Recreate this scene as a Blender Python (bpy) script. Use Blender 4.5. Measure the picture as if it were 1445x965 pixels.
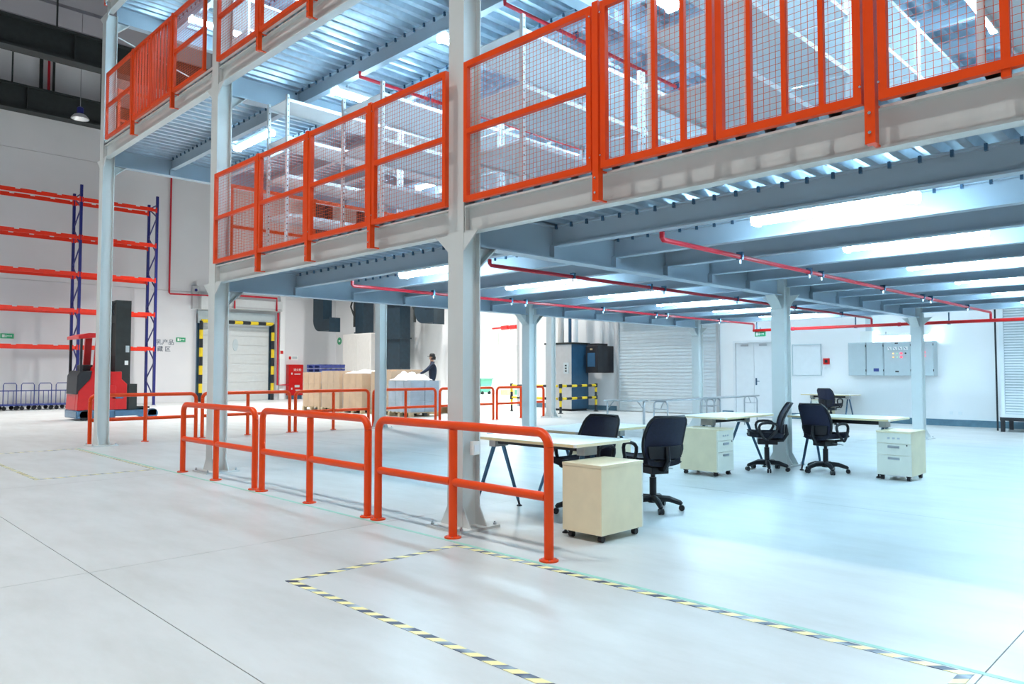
import bpy, math, random
from mathutils import Vector, Matrix
random.seed(7)
S = bpy.context.scene
for o in list(bpy.data.objects): bpy.data.objects.remove(o)
COL = S.collection
R = math.radians
# ------------------------------------------------------------------ camera
cd = bpy.data.cameras.new('camera'); cam = bpy.data.objects.new('camera', cd); COL.objects.link(cam)
cam.location = (0, 0, 1.4); cam.rotation_euler = (R(90 + 2.33), 0, R(45.2 - 90))
cd.sensor_width = 36; cd.lens = 1050 / 1445 * 36; cd.clip_start = .05; cd.clip_end = 200
S.camera = cam
# ------------------------------------------------------------------ world, exposure
w = bpy.data.worlds.new('world'); S.world = w; w.use_nodes = True
w.node_tree.nodes['Background'].inputs[0].default_value = (.55, .62, .70, 1)
w.node_tree.nodes['Background'].inputs[1].default_value = .3
S.view_settings.view_transform = 'Standard'; S.view_settings.look = 'None'
S.view_settings.gamma = 1; S.view_settings.use_curve_mapping = False
S.view_settings.exposure = 1.08
TUBE_E = 39.0        # fluorescent diffusers
BAY_W = 760.0       # high bay lamps, watts each
# ------------------------------------------------------------------ materials
M = {}
def mat(name, col, rough=.5, metal=0, var=.06, scale=6, bump=0, spec=.5, emit=None, es=0, alpha=1, bscale=None):
    m = bpy.data.materials.new(name); m.use_nodes = True; nt = m.node_tree; b = nt.nodes['Principled BSDF']
    b.inputs['Roughness'].default_value = rough; b.inputs['Metallic'].default_value = metal
    b.inputs['Specular IOR Level'].default_value = spec
    tc = nt.nodes.new('ShaderNodeTexCoord'); no = nt.nodes.new('ShaderNodeTexNoise')
    no.inputs['Scale'].default_value = scale; no.inputs['Detail'].default_value = 4
    nt.links.new(tc.outputs['Object'], no.inputs['Vector'])
    rp = nt.nodes.new('ShaderNodeValToRGB')
    rp.color_ramp.elements[0].position = .3; rp.color_ramp.elements[1].position = .7
    rp.color_ramp.elements[0].color = tuple(max(0, c * (1 - var)) for c in col) + (1,)
    rp.color_ramp.elements[1].color = tuple(min(1, c * (1 + var)) for c in col) + (1,)
    nt.links.new(no.outputs['Fac'], rp.inputs['Fac']); nt.links.new(rp.outputs['Color'], b.inputs['Base Color'])
    if bump:
        bp = nt.nodes.new('ShaderNodeBump'); bp.inputs['Strength'].default_value = bump; bp.inputs['Distance'].default_value = .01
        n2 = nt.nodes.new('ShaderNodeTexNoise'); n2.inputs['Scale'].default_value = bscale or scale * 8
        nt.links.new(tc.outputs['Object'], n2.inputs['Vector'])
        nt.links.new(n2.outputs['Fac'], bp.inputs['Height']); nt.links.new(bp.outputs['Normal'], b.inputs['Normal'])
    if emit:
        b.inputs['Emission Color'].default_value = tuple(emit) + (1,); b.inputs['Emission Strength'].default_value = es
    if alpha < 1: b.inputs['Alpha'].default_value = alpha
    M[name] = m; return m
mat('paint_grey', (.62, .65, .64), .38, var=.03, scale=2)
mat('orange', (.80, .062, .0015), .33, var=.05, scale=3, spec=.35)
mat('orange_mesh', (.82, .11, .02), .4, var=.05)
mat('red', (.60, .008, .008), .3, var=.05)
mat('rack_orange', (.78, .028, .004), .35, var=.06)
mat('pipe_red', (.55, .012, .03), .35, var=.08)
mat('galv', (.46, .56, .64), .35, .55, var=.10, scale=9)
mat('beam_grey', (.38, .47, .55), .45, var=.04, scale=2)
mat('deck_plate', (.42, .45, .47), .5, .3, var=.08)
mat('white_wall', (.86, .87, .875), .6, var=.015, scale=.6)
mat('grey_wall', (.77, .77, .785), .65, var=.03, scale=.5)
mat('roof', (.26, .26, .29), .7, var=.05, scale=.6)
mat('dark_steel', (.022, .028, .028), .6, var=.15)
mat('skirting', (.10, .20, .27), .6, var=.15)
mat('black', (.012, .013, .018), .45, var=.2)
mat('chair_fabric', (.006, .008, .02), .75, var=.25, scale=40, bump=.3)
mat('chair_mesh', (.006, .009, .034), .6, var=.3, scale=60, bump=.4)
mat('black_plastic', (.005, .006, .01), .4, var=.15)
mat('navy', (.012, .016, .16), .4, var=.1)
mat('blue_cart', (.03, .05, .22), .4, var=.1)
mat('maple', (.77, .68, .47), .4, var=.05, scale=5)
mat('maple_edge', (.74, .62, .36), .4, var=.06, scale=5)
mat('desk_white', (.82, .83, .80), .35, var=.02)
mat('ped_front', (.72, .72, .63), .4, var=.03)
mat('tube_blue', (.10, .20, .32), .25, .7, var=.1)
mat('chrome', (.65, .70, .75), .18, .95, var=.05)
mat('steel', (.50, .54, .58), .28, .9, var=.08)
mat('shelf_grey', (.70, .74, .76), .4, var=.03)
mat('cabinet_grey', (.50, .58, .61), .4, var=.03)
mat('shutter', (.68, .76, .80), .35, .25, var=.03)
mat('louvre', (.80, .84, .86), .4, var=.02)
mat('door_white', (.78, .81, .83), .4, var=.02)
mat('dock_grey', (.62, .65, .65), .5, var=.03)
mat('yellow', (.85, .62, .02), .4, var=.06)
mat('hblack', (.015, .02, .025), .4, var=.1)
mat('carton', (.55, .36, .20), .8, var=.08, scale=3)
mat('carton2', (.50, .34, .20), .8, var=.08, scale=3)
mat('grey_load', (.36, .44, .52), .4, var=.15, scale=3)
mat('wood', (.55, .42, .26), .75, var=.15, scale=6)
mat('film', (.82, .85, .88), .22, var=.04, bump=.5, bscale=10, alpha=.13)
mat('film_heap', (.86, .88, .90), .3, var=.05, bump=.6, bscale=12)
mat('duct', (.010, .028, .045), .5, var=.2)
mat('ahu', (.66, .64, .61), .5, var=.03)
mat('green', (.03, .30, .14), .4, var=.05, emit=(.03, .5, .2), es=.06)
mat('green_bin', (.12, .42, .30), .5, var=.05)
mat('white_mark', (.9, .92, .9), .5, var=.01)
mat('text_dark', (.08, .11, .16), .6, var=.02)
mat('lamp_red', (.8, .05, .08), .3, emit=(1, .12, .18), es=.7)
mat('lamp_amber', (.8, .5, .2), .3, emit=(1, .6, .25), es=.6)
mat('lamp_green', (.4, .7, .5), .3, emit=(.45, .8, .55), es=.2)
mat('skin', (.55, .30, .20), .55, var=.05)
mat('jacket', (.012, .022, .05), .8, var=.2)
mat('trousers', (.02, .022, .03), .8, var=.2)
mat('hair', (.012, .010, .010), .5, var=.2)
mat('glove', (.85, .42, .02), .6)
mat('comp_grey', (.48, .49, .50), .4, var=.04)
mat('comp_blue', (.03, .10, .19), .4, var=.08)
mat('tube_light', (.9, .95, 1), .4, emit=(.54, .82, 1.0), es=TUBE_E)
mat('annex_light', (1, 1, .95), .4, emit=(.97, 1, .93), es=85)
mat('bulb', (1, 1, 1), .4, emit=(1, .97, .92), es=12)
mat('reflector', (.75, .75, .75), .35, .6)
mat('rope_grey', (.3, .3, .33), .6)
mat('green_tape', (.28, .58, .48), .45, var=.12, scale=20)
def concrete():
    m = mat('concrete', (.57, .60, .60), .24, var=.05, scale=.35, spec=.5)
    nt = m.node_tree; b = nt.nodes['Principled BSDF']
    geo = nt.nodes.new('ShaderNodeNewGeometry')
    for n in [n for n in nt.nodes if n.type == 'TEX_NOISE']:
        nt.links.new(geo.outputs['Position'], n.inputs['Vector'])
    ramp = [n for n in nt.nodes if n.type == 'VALTORGB'][0]
    n2 = nt.nodes.new('ShaderNodeTexNoise'); n2.inputs['Scale'].default_value = 1.6; n2.inputs['Detail'].default_value = 8; n2.inputs['Roughness'].default_value = .65
    mp = nt.nodes.new('ShaderNodeMapping'); mp.inputs['Scale'].default_value = (1.6, .5, 1); mp.inputs['Rotation'].default_value = (0, 0, .3)
    nt.links.new(geo.outputs['Position'], mp.inputs['Vector']); nt.links.new(mp.outputs['Vector'], n2.inputs['Vector'])
    r2 = nt.nodes.new('ShaderNodeValToRGB'); r2.color_ramp.elements[0].position = .34; r2.color_ramp.elements[1].position = .6
    r2.color_ramp.elements[0].color = (.86, .85, .83, 1); r2.color_ramp.elements[1].color = (1, 1, 1, 1)
    mx = nt.nodes.new('ShaderNodeMix'); mx.data_type = 'RGBA'; mx.blend_type = 'MULTIPLY'; mx.inputs[0].default_value = .8
    nt.links.new(n2.outputs['Fac'], r2.inputs['Fac'])
    nt.links.new(ramp.outputs['Color'], mx.inputs[6]); nt.links.new(r2.outputs['Color'], mx.inputs[7])
    nt.links.new(mx.outputs[2], b.inputs['Base Color'])
    rr = nt.nodes.new('ShaderNodeMapRange'); rr.inputs[3].default_value = .44; rr.inputs[4].default_value = .30
    nt.links.new(n2.outputs['Fac'], rr.inputs[0]); nt.links.new(rr.outputs[0], b.inputs['Roughness'])
concrete()
def hazard_tape():
    m = mat('tape', (.8, .8, .8), .45); nt = m.node_tree; b = nt.nodes['Principled BSDF']
    geo = nt.nodes.new('ShaderNodeNewGeometry'); sp = nt.nodes.new('ShaderNodeSeparateXYZ'); nt.links.new(geo.outputs['Position'], sp.inputs[0])
    def mth(op, a, bb):
        n = nt.nodes.new('ShaderNodeMath'); n.operation = op
        for i, v in enumerate((a, bb)):
            if v is None: continue
            if isinstance(v, (int, float)): n.inputs[i].default_value = v
            else: nt.links.new(v, n.inputs[i])
        return n.outputs[0]
    s = mth('FRACT', mth('DIVIDE', mth('ADD', mth('ADD', sp.outputs[0], sp.outputs[1]), 50), .146), None)
    g = mth('GREATER_THAN', s, .5)
    no = nt.nodes.new('ShaderNodeTexNoise'); no.inputs['Scale'].default_value = 5; nt.links.new(geo.outputs['Position'], no.inputs['Vector'])
    rp = nt.nodes.new('ShaderNodeValToRGB'); rp.color_ramp.elements[0].position = .42; rp.color_ramp.elements[1].position = .66
    rp.color_ramp.elements[0].color = (.03, .05, .10, 1); rp.color_ramp.elements[1].color = (.38, .50, .60, 1)
    nt.links.new(no.outputs['Fac'], rp.inputs['Fac'])
    mx = nt.nodes.new('ShaderNodeMix'); mx.data_type = 'RGBA'; mx.inputs[7].default_value = (.86, .80, .38, 1)
    nt.links.new(g, mx.inputs[0]); nt.links.new(rp.outputs['Color'], mx.inputs[6]); nt.links.new(mx.outputs[2], b.inputs['Base Color'])
hazard_tape()
# ------------------------------------------------------------------ mesh builder
class MB:
    def __init__(self, o=(0, 0, 0)): self.v = []; self.f = []; self.o = Vector(o)
    def add(self, vs, fs):
        n = len(self.v); self.v += [tuple(Vector(p) - self.o) for p in vs]; self.f += [tuple(i + n for i in q) for q in fs]; return self
    def box(self, x0, y0, z0, x1, y1, z1):
        x0, x1 = sorted((x0, x1)); y0, y1 = sorted((y0, y1)); z0, z1 = sorted((z0, z1))
        vs = [(x0, y0, z0), (x1, y0, z0), (x1, y1, z0), (x0, y1, z0), (x0, y0, z1), (x1, y0, z1), (x1, y1, z1), (x0, y1, z1)]
        return self.add(vs, [(0, 3, 2, 1), (4, 5, 6, 7), (0, 1, 5, 4), (1, 2, 6, 5), (2, 3, 7, 6), (3, 0, 4, 7)])
    def rbox(self, x0, y0, z0, x1, y1, z1, r=.02, n=3):      # box with rounded vertical edges
        pts = []
        for cx, cy, a in ((x1 - r, y1 - r, 0), (x0 + r, y1 - r, 90), (x0 + r, y0 + r, 180), (x1 - r, y0 + r, 270)):
            for k in range(n + 1):
                t = R(a + 90 * k / n); pts.append((cx + r * math.cos(t), cy + r * math.sin(t)))
        return self.prism(pts, 'z', z0, z1)
    def prism(self, poly, ax, a, b):
        def P(u, v, t): return {'z': (u, v, t), 'x': (t, u, v), 'y': (u, t, v)}[ax]
        n = len(poly); vs = [P(u, v, a) for u, v in poly] + [P(u, v, b) for u, v in poly]
        fs = [tuple(range(n))[::-1], tuple(range(n, 2 * n))] + [(i, (i + 1) % n, n + (i + 1) % n, n + i) for i in range(n)]
        if ax == 'y': fs = [q[::-1] for q in fs]
        return self.add(vs, fs)
    def tube(self, pts, r, n=8, cap=True, closed=False):
        pts = [Vector(p) for p in pts]; m = len(pts); rs = r if isinstance(r, (list, tuple)) else [r] * m
        vs = []; up = None
        for i, p in enumerate(pts):
            if closed: d = (pts[(i + 1) % m] - pts[i - 1])
            else: d = (pts[min(i + 1, m - 1)] - pts[max(i - 1, 0)])
            d.normalize()
            if up is None: up = Vector((0, 0, 1)) if abs(d.z) < .9 else Vector((1, 0, 0))
            s = d.cross(up); 
            if s.length < 1e-4: s = d.cross(Vector((.3, 1, .2)))
            s.normalize(); up = s.cross(d).normalized()
            for k in range(n):
                t = 2 * math.pi * (k + .5) / n; vs.append(p + rs[i] * (math.cos(t) * s + math.sin(t) * up))
        fs = []
        for i in range(m if closed else m - 1):
            j = (i + 1) % m
            for k in range(n): fs.append((i * n + k, i * n + (k + 1) % n, j * n + (k + 1) % n, j * n + k))
        if cap and not closed: fs += [tuple(range(n))[::-1], tuple(range((m - 1) * n, m * n))]
        return self.add(vs, fs)
    def bar(self, a, b, w, h=None):                          # rectangular bar between two points
        a, b = Vector(a), Vector(b); h = h or w; d = (b - a).normalized()
        up = Vector((0, 0, 1)) if abs(d.z) < .95 else Vector((1, 0, 0))
        s = d.cross(up).normalized() * w / 2; u = s.cross(d).normalized() * h / 2
        vs = [a - s - u, a + s - u, a + s + u, a - s + u, b - s - u, b + s - u, b + s + u, b - s + u]
        return self.add(vs, [(0, 3, 2, 1), (4, 5, 6, 7), (0, 1, 5, 4), (1, 2, 6, 5), (2, 3, 7, 6), (3, 0, 4, 7)])
    def lathe(self, prof, n=16, c=(0, 0, 0)):
        c = Vector(c); m = len(prof); vs = []
        for r_, z in prof:
            for k in range(n): t = 2 * math.pi * k / n; vs.append(c + Vector((r_ * math.cos(t), r_ * math.sin(t), z)))
        fs = [(i * n + k, i * n + (k + 1) % n, (i + 1) * n + (k + 1) % n, (i + 1) * n + k) for i in range(m - 1) for k in range(n)]
        fs += [tuple(range(n))[::-1], tuple(range((m - 1) * n, m * n))]
        return self.add(vs, fs)
    def grid(self, fn, nu, nv, thick=None):
        vs = [fn(i / nu, j / nv) for j in range(nv + 1) for i in range(nu + 1)]; W = nu + 1
        fs = [(j * W + i, j * W + i + 1, (j + 1) * W + i + 1, (j + 1) * W + i) for j in range(nv) for i in range(nu)]
        if thick:
            N = len(vs); vs = vs + [tuple(Vector(p) + Vector(thick)) for p in vs]
            fs = fs + [tuple(N + i for i in q)[::-1] for q in fs]
            ring = [i for i in range(W)] + [j * W + nu for j in range(1, nv + 1)] + [nv * W + i for i in range(nu - 1, -1, -1)] + [j * W for j in range(nv - 1, 0, -1)]
            fs += [(ring[k], N + ring[k], N + ring[(k + 1) % len(ring)], ring[(k + 1) % len(ring)])[::-1] for k in range(len(ring))]
        return self.add(vs, fs)
    def mesh(self, name, m):
        me = bpy.data.meshes.new(name); me.from_pydata(self.v, [], self.f); me.update()
        me.materials.append(M[m])
        for p in me.polygons: p.use_smooth = True
        me.set_sharp_from_angle(angle=R(35))
        return me
    def build(self, name, m, parent=None, bevel=0):
        o = bpy.data.objects.new(name, self.mesh(name, m)); COL.objects.link(o)
        if parent: o.parent = parent
        else: o.location = self.o
        if bevel:
            b = o.modifiers.new('bevel', 'BEVEL'); b.width = bevel; b.segments = 2; b.limit_method = 'ANGLE'; b.angle_limit = R(50)
        return o
def tag(o, label, cat, group=None):
    o['label'] = label; o['category'] = cat
    if group: o['group'] = group
    return o
def thing(name, label, cat, loc=(0, 0, 0), rz=0, group=None):
    o = bpy.data.objects.new(name, None); COL.objects.link(o); o.location = loc; o.rotation_euler = (0, 0, R(rz)); o.empty_display_size = .1
    return tag(o, label, cat, group)
def struct(o): o['kind'] = 'structure'; return o
def stuff(o): o['kind'] = 'stuff'; return o
def inst(mesh, name, parent, loc=(0, 0, 0), rz=0):
    o = bpy.data.objects.new(name, mesh); COL.objects.link(o); o.parent = parent; o.location = loc; o.rotation_euler = (0, 0, rz); return o
def copy_tree(src, parent=None):
    c = src.copy(); COL.objects.link(c); c.parent = parent
    for ch in list(src.children): copy_tree(ch, c)
    return c
def ordinal(i): return ['first', 'second', 'third', 'fourth', 'fifth', 'sixth', 'seventh', 'eighth'][i]
# ------------------------------------------------------------------ the setting
XW, YW, ZR = 21.9, 35.8, 14.6          # far wall (depth), left wall, roof
XN, YN = -9.5, -7.5                    # walls behind the camera
fl = struct(MB().box(XN, YN, -.3, 36, 37, -.012).build('floor', 'comp_grey'))
xs = [XN, -4.8, 1.61, 8.0, 14.4, XW]; ys = [YN, -3.92, .95, 5.82, 10.69, 15.56, 20.43, 25.3, 30.17, YW]
for i in range(len(xs) - 1):
    for j in range(len(ys) - 1):
        MB().box(xs[i] + .003, ys[j] + .003, -.02, xs[i + 1] - .003, ys[j + 1] - .003, 0).build('slab', 'concrete', fl)
MB().box(XW, 20.6, -.02, 35.5, 36.9, 0).build('slab', 'concrete', fl)
# left wall in three cladding lifts, far wall with an opening to the annex
wl = struct(MB().box(XN, YW + .05, 0, XW + .2, YW + .25, ZR).build('wall_left', 'grey_wall'))
for a, b in ((0, 5.2), (5.22, 10.6), (10.62, ZR)): MB().box(XN, YW, a, XW, YW + .06, b).build('panel', 'grey_wall', wl)
OY0, OY1, OZ = 21.75, 25.0, 4.6
wr = struct(MB().box(XW + .05, YN, 0, XW + .25, OY0, ZR).box(XW + .05, OY1, 0, XW + .25, YW, ZR).box(XW + .05, OY0, OZ, XW + .25, OY1, ZR).build('wall_right', 'white_wall'))
MB().box(XW, YN, 0, XW + .06, OY0, ZR).box(XW, OY1, 0, XW + .06, YW, ZR).box(XW, OY0, OZ, XW + .06, OY1, ZR).build('lining', 'white_wall', wr)
MB().box(XW - .02, OY0 - .12, 0, XW + .3, OY0, OZ + .1).box(XW - .02, OY1, 0, XW + .3, OY1 + .12, OZ + .1).box(XW - .02, OY0, OZ, XW + .3, OY1, OZ + .1).build('opening_frame', 'comp_grey', wr)
struct(MB().box(XN - .2, YN, 0, XN, YW, ZR).build('wall_near', 'grey_wall'))
struct(MB().box(XN, YN - .2, 0, XW, YN, ZR).build('wall_front', 'grey_wall'))
ce = struct(MB().box(XN, YN, ZR, XW, YW, ZR + .2).build('ceiling', 'roof'))
for y in [ys_ for ys_ in range(-6, 35, 2)]: MB().box(XN, y - .05, ZR - .12, XW, y + .05, ZR).build('purlin', 'roof', ce)
# annex beyond the opening
an = struct(MB().box(35.3, 20.4, 0, 35.5, 37, 6).box(XW + .2, 36.8, 0, 35.5, 37, 6).box(XW + .25, 20.4, 0, 35.5, 20.6, 6).build('wall_annex', 'white_wall'))
struct(MB().box(XW + .25, 20.4, 6, 35.5, 37, 6.2).build('ceiling_annex', 'white_wall'))
# skirtings along the far wall
struct(MB().box(XW - .025, YN, 0, XW, 12.35, .17).build('baseboard_right', 'skirting'))
struct(MB().box(XW - .025, 16.6, 0, XW, OY0 - .12, .17).build('baseboard_middle', 'skirting'))
# roof girders over the hall
for y, lab in ((28.4, 'dark steel roof girder, the upper of the two in view'), (35.05, 'dark steel roof girder close to the left wall, below the other')):
    g = thing('roof_girder', lab, 'girder', (XN, y, 11.95), 0, 'roof girders of the hall'); o = g.location
    MB(o).box(XN, y - .1, 12.0, XW, y + .1, 12.93).build('web', 'dark_steel', g)
    MB(o).box(XN, y - .28, 11.95, XW, y + .28, 12.02).build('bottom_flange', 'dark_steel', g)
    MB(o).box(XN, y - .28, 12.92, XW, y + .28, 12.98).build('top_flange', 'dark_steel', g)
    for x in range(-8, 21, 3): MB(o).box(x - .02, y - .26, 12.0, x + .02, y + .26, 12.95).build('stiffener', 'dark_steel', g)
    for x in (-6, 0, 6.5, 13, 19): MB(o).tube([(x, y, 12.98), (x, y, ZR)], .03, 6).build('hanger', 'dark_steel', g)
for k, (x, r_) in enumerate(((7.62, .07), (7.9, .05), (8.08, .05), (9.9, .03))):
    tag(MB((x, 35.62, 12)).tube([(x, 35.62, 12.3), (x, 35.62, ZR)], r_, 8).build('conduit', 'pipe_red' if k == 1 else 'dark_steel'),
        ['thick dark vertical conduit high on the left wall', 'reddish vertical pipe between two dark conduits', 'thin dark conduit right of the reddish pipe', 'very thin vertical conduit behind the hanging lamp'][k], 'conduit')
# ------------------------------------------------------------------ high bay lamps
def high_bay(x, y, z, lab, lit=True, k=1, col=(1, .985, .955)):
    t = thing('high_bay_lamp', lab, 'lamp', (x, y, z), 0, 'hall high bay lamps')
    MB().tube([(0, 0, .42), (0, 0, ZR - z)], .012, 6).build('hanger', 'rope_grey', t)
    MB().lathe([(.07, .18), (.11, .2), (.11, .40), (.06, .44)], 14).build('ballast', 'navy' if not lit else 'dark_steel', t)
    m = MB(); m.lathe([(.30, 0), (.29, .03), (.20, .14), (.10, .19), (.09, .18), (.19, .12), (.275, .02), (.285, 0)], 18); m.f = m.f[:-2]
    m.build('bell_shade', 'reflector', t)
    MB().lathe([(.02, .03), (.055, .06), (.055, .12), (.03, .17)], 10).build('bulb', 'bulb' if lit else 'reflector', t)
    if lit:
        ld = bpy.data.lights.new('bay', 'SPOT'); ld.energy = BAY_W * k; ld.spot_size = R(108); ld.spot_blend = 1; ld.shadow_soft_size = .22; ld.color = col
        lo = bpy.data.objects.new('bay_light', ld); COL.objects.link(lo); lo.parent = t; lo.location = (0, 0, -.02)
high_bay(7.67, 30, 10.6, 'unlit bell lamp hanging in front of the lower roof girder', False)
HB = [(.6, y, 1, 0) for y in (-4, 1.5, 7, 12.5, 18)] + [(-5.5, y, 1, 0) for y in (-1, 9, 19)] + [(-5.5, 29, 1.6, 0), (1.5, 25.5, 1.8, 0), (1.5, 30, 2.4, 0)] + \
     [(12.2, y, 2.5, 0) for y in (20, 25.5, 29.5)] + [(18.3, y, 2.2, 0) for y in (20, 25.5, 30)] + [(19.7, y, 1.05, 1) for y in (0, 6.2, 12.4)]  # last row: unseen bluish lamps, added to brighten the far wall
for x, y, q, cool in HB: high_bay(x, y, 10.6, 'unseen lit high bay lamp under the hall roof, outside the picture', True, q, (.78, .91, 1) if cool else (1, .985, .955))
# ------------------------------------------------------------------ mezzanine
CX = [4.49, 10.88, 17.265]; CY = [-.11, 5.145, 10.46, 15.655]; LV = [2.66, 5.505, 8.35]; XE = 17.4
MZ = []; JX = [5.70 + 1.036 * i for i in range(5)] + [10.88 + 1.0646 * i for i in range(1, 6)]
def ibeam_x(x0, x1, y, z0, z1, w_, o):
    return MB(o).box(x0, y - w_ / 2, z0, x1, y + w_ / 2, z0 + .016).box(x0, y - w_ / 2, z1 - .016, x1, y + w_ / 2, z1).box(x0, y - .006, z0 + .016, x1, y + .006, z1 - .016)
def ibeam_y(y0, y1, x, z0, z1, w_, o):
    return MB(o).box(x - w_ / 2, y0, z0, x + w_ / 2, y1, z0 + .016).box(x - w_ / 2, y0, z1 - .016, x + w_ / 2, y1, z1).box(x - .006, y0, z0 + .016, x + .006, y1, z1 - .016)
def level(k, lab):
    zb = LV[k]; ymax = CY[2] if k == 0 else CY[3]; cy = [y for y in CY if y <= ymax + .01]; y0 = -2.2; y1 = ymax + .12
    o = (CX[0], cy[1], zb); t = thing('mezzanine_deck', lab, 'mezzanine', o); MZ.append(t)
    bays = [(y0, cy[0])] + list(zip(cy[:-1], cy[1:]))
    zt = zb + .245
    for a, b in bays:
        aa = a + .11 if a in cy else a
        bb = b - .11
        ibeam_y(aa, bb, 4.452, zb, zt, .11, o).build('edge_beam', 'paint_grey', t)
        for q in (aa + .003, bb - .003): MB(o).box(4.40, q - .006, zb + .016, 4.505, q + .006, zt - .016).build('end_plate', 'paint_grey', t)
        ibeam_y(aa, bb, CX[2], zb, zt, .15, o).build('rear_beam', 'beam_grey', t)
        for x in JX:
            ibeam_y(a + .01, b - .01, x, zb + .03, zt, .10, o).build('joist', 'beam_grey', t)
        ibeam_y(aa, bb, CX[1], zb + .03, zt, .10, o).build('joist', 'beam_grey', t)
    for y in cy:
        for a, b in ((CX[0] + .11, CX[1] - .11), (CX[1] + .11, CX[2] - .11)):
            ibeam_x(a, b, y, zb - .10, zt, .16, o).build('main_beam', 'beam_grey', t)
            for x in [q for q in JX if a < q < b]:
                for s in (-1, 1): MB(o).box(x - .05, y + s * .006, zb - .08, x + .05, y + s * .07, zb + .03).build('joist_seat', 'beam_grey', t)
    # corrugated sheet: ribs run along X
    def sheet(ya, yb):
        n = max(1, round((yb - ya) / .2)); p = (yb - ya) / n; pr = []
        for i in range(n):
            y = ya + i * p; pr += [(y, 0), (y + .3 * p, 0), (y + .42 * p, .06), (y + .88 * p, .06)]
        pr.append((yb, 0)); m = MB(o); vs = []
        for x in (CX[0] - .06, XE): vs += [(x, y, zt + .002 + z) for y, z in pr]
        N = len(pr); m.add(vs, [(i, N + i, N + i + 1, i + 1) for i in range(N - 1)]); return m
    for a, b in bays: sheet(a, b if b != cy[-1] else y1).build('deck_sheet', 'galv', t)
    MB(o).box(CX[0] - .06, y0, zt + .064, XE, y1, zt + .085).build('floor_board', 'deck_plate', t)
    MB(o).box(CX[0] - .075, y0, zt + .05, CX[0] - .062, y1, zt + .092).build('edge_trim', 'paint_grey', t)
    # clamps on the first two joists
    for x in JX[:2]:
        m = MB(o); n = int((y1 - y0) / .2)
        for q in range(n): yy = y0 + .03 + .2 * q; m.box(x - .07, yy, zt - .045, x - .045, yy + .02, zt + .004)
        stuff(m.build('deck_clamp', 'tube_blue', t))
level(0, 'lowest steel deck of the mezzanine, over the desks')
level(1, 'middle steel deck of the mezzanine, above the mesh railing')
level(2, 'top steel deck of the mezzanine in the upper left corner')
# columns
CLAB = {(0, 1): 'nearest grey steel column, behind the near orange pipe guard', (0, 2): 'grey steel column where the lowest deck ends', (0, 3): 'leftmost grey steel column, in front of the red truck',
        (1, 1): 'grey steel column standing between the two middle desks', (2, 1): 'grey steel column in front of the electrical cabinets', (1, 2): 'grey steel column behind the nearest desks and chairs',
        (2, 2): 'grey steel column in front of the roller shutter', (1, 3): 'tall grey steel column in front of the wrapped pallets', (2, 3): 'tall grey steel column beside the yellow and black barrier',
        (0, 0): 'grey steel column of the front row, right of the picture', (1, 0): 'grey steel column of the middle row, right of the picture', (2, 0): 'grey steel column of the rear row, right of the picture'}
def column(i, j):
    x, y = CX[i], CY[j]; t = thing('steel_column', CLAB[(i, j)], 'column', (x, y, 0), 0, 'mezzanine columns')
    top = LV[2] - .1 if i else LV[2]
    a = .105
    MB().box(-a, -a, .02, -a + .012, a, top).build('flange', 'paint_grey', t); MB().box(a - .012, -a, .02, a, a, top).build('flange', 'paint_grey', t)
    MB().box(-a + .012, -.055, .02, a - .012, -.045, top).build('web', 'paint_grey', t)
    MB().rbox(-.24, -.24, 0, .24, .24, .022, .01, 1).build('base_plate', 'paint_grey', t)
    for s in (-1, 1):
        MB().prism([(s * a, .022), (s * .205, .022), (s * a, .20)], 'x', -.1, -.088).build('gusset', 'paint_grey', t)
        MB().prism([(s * a, .022), (s * .205, .022), (s * a, .20)], 'x', .088, .1).build('gusset', 'paint_grey', t)
        for q in (-1, 1): MB().lathe([(.016, .022), (.016, .038), (.009, .04), (.009, .055)], 6, (s * .2, q * .2, 0)).build('anchor_bolt', 'steel', t)
    for k in range(3):
        if k == 0 and j == 3: continue
        zb = LV[k]; 
        if i == 0:
            for s in (-1, 1): MB().prism([(s * a, zb), (s * .29, zb), (s * a, zb - .16)], 'x', -.1, -.088).build('bracket', 'paint_grey', t)
        zz = zb - .1
        for s in ((1,) if i == 0 else (-1, 1) if i == 1 else (-1,)):
            MB().prism([(s * a, zz), (s * .32, zz), (s * a, zz - .2)], 'y', -.006, .006).build('haunch', 'paint_grey', t)
            MB().add([(s * a, -.08, zz - .2), (s * .32, -.08, zz), (s * .32, .08, zz), (s * a, .08, zz - .2), (s * (a + .012), -.08, zz - .205), (s * (.335), -.08, zz - .004), (s * .335, .08, zz - .004), (s * (a + .012), .08, zz - .205)],
                     [(0, 1, 2, 3), (7, 6, 5, 4), (0, 4, 5, 1), (3, 2, 6, 7), (0, 3, 7, 4), (1, 5, 6, 2)]).build('haunch_flange', 'paint_grey', t)
        if i:
            for s in (-1, 1): MB().prism([(s * a, zz), (s * .3, zz), (s * a, zz - .18)], 'x', -.006, .006).build('bracket', 'paint_grey', t)
    return t
for i in range(3):
    for j in range(4): column(i, j)
# socket box on the nearest column
t = thing('socket_box', 'white socket box on the side of the nearest column', 'socket', (4.5, 5.035, .72))
MB().rbox(-.04, -.05, -.06, .05, 0, .06, .01, 2).build('box', 'desk_white', t, .004); MB().box(-.025, -.054, -.03, .035, -.05, .03).build('faceplate', 'louvre', t)
# bracing rod at the leftmost column
tag(MB((4.6, 15.6, 8)).tube([(4.62, 15.6, 7.95), (6.9, 15.6, 7.3)], .014, 6).build('brace_rod', 'paint_grey'), 'thin diagonal steel brace rod beside the leftmost column top', 'brace')
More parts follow.
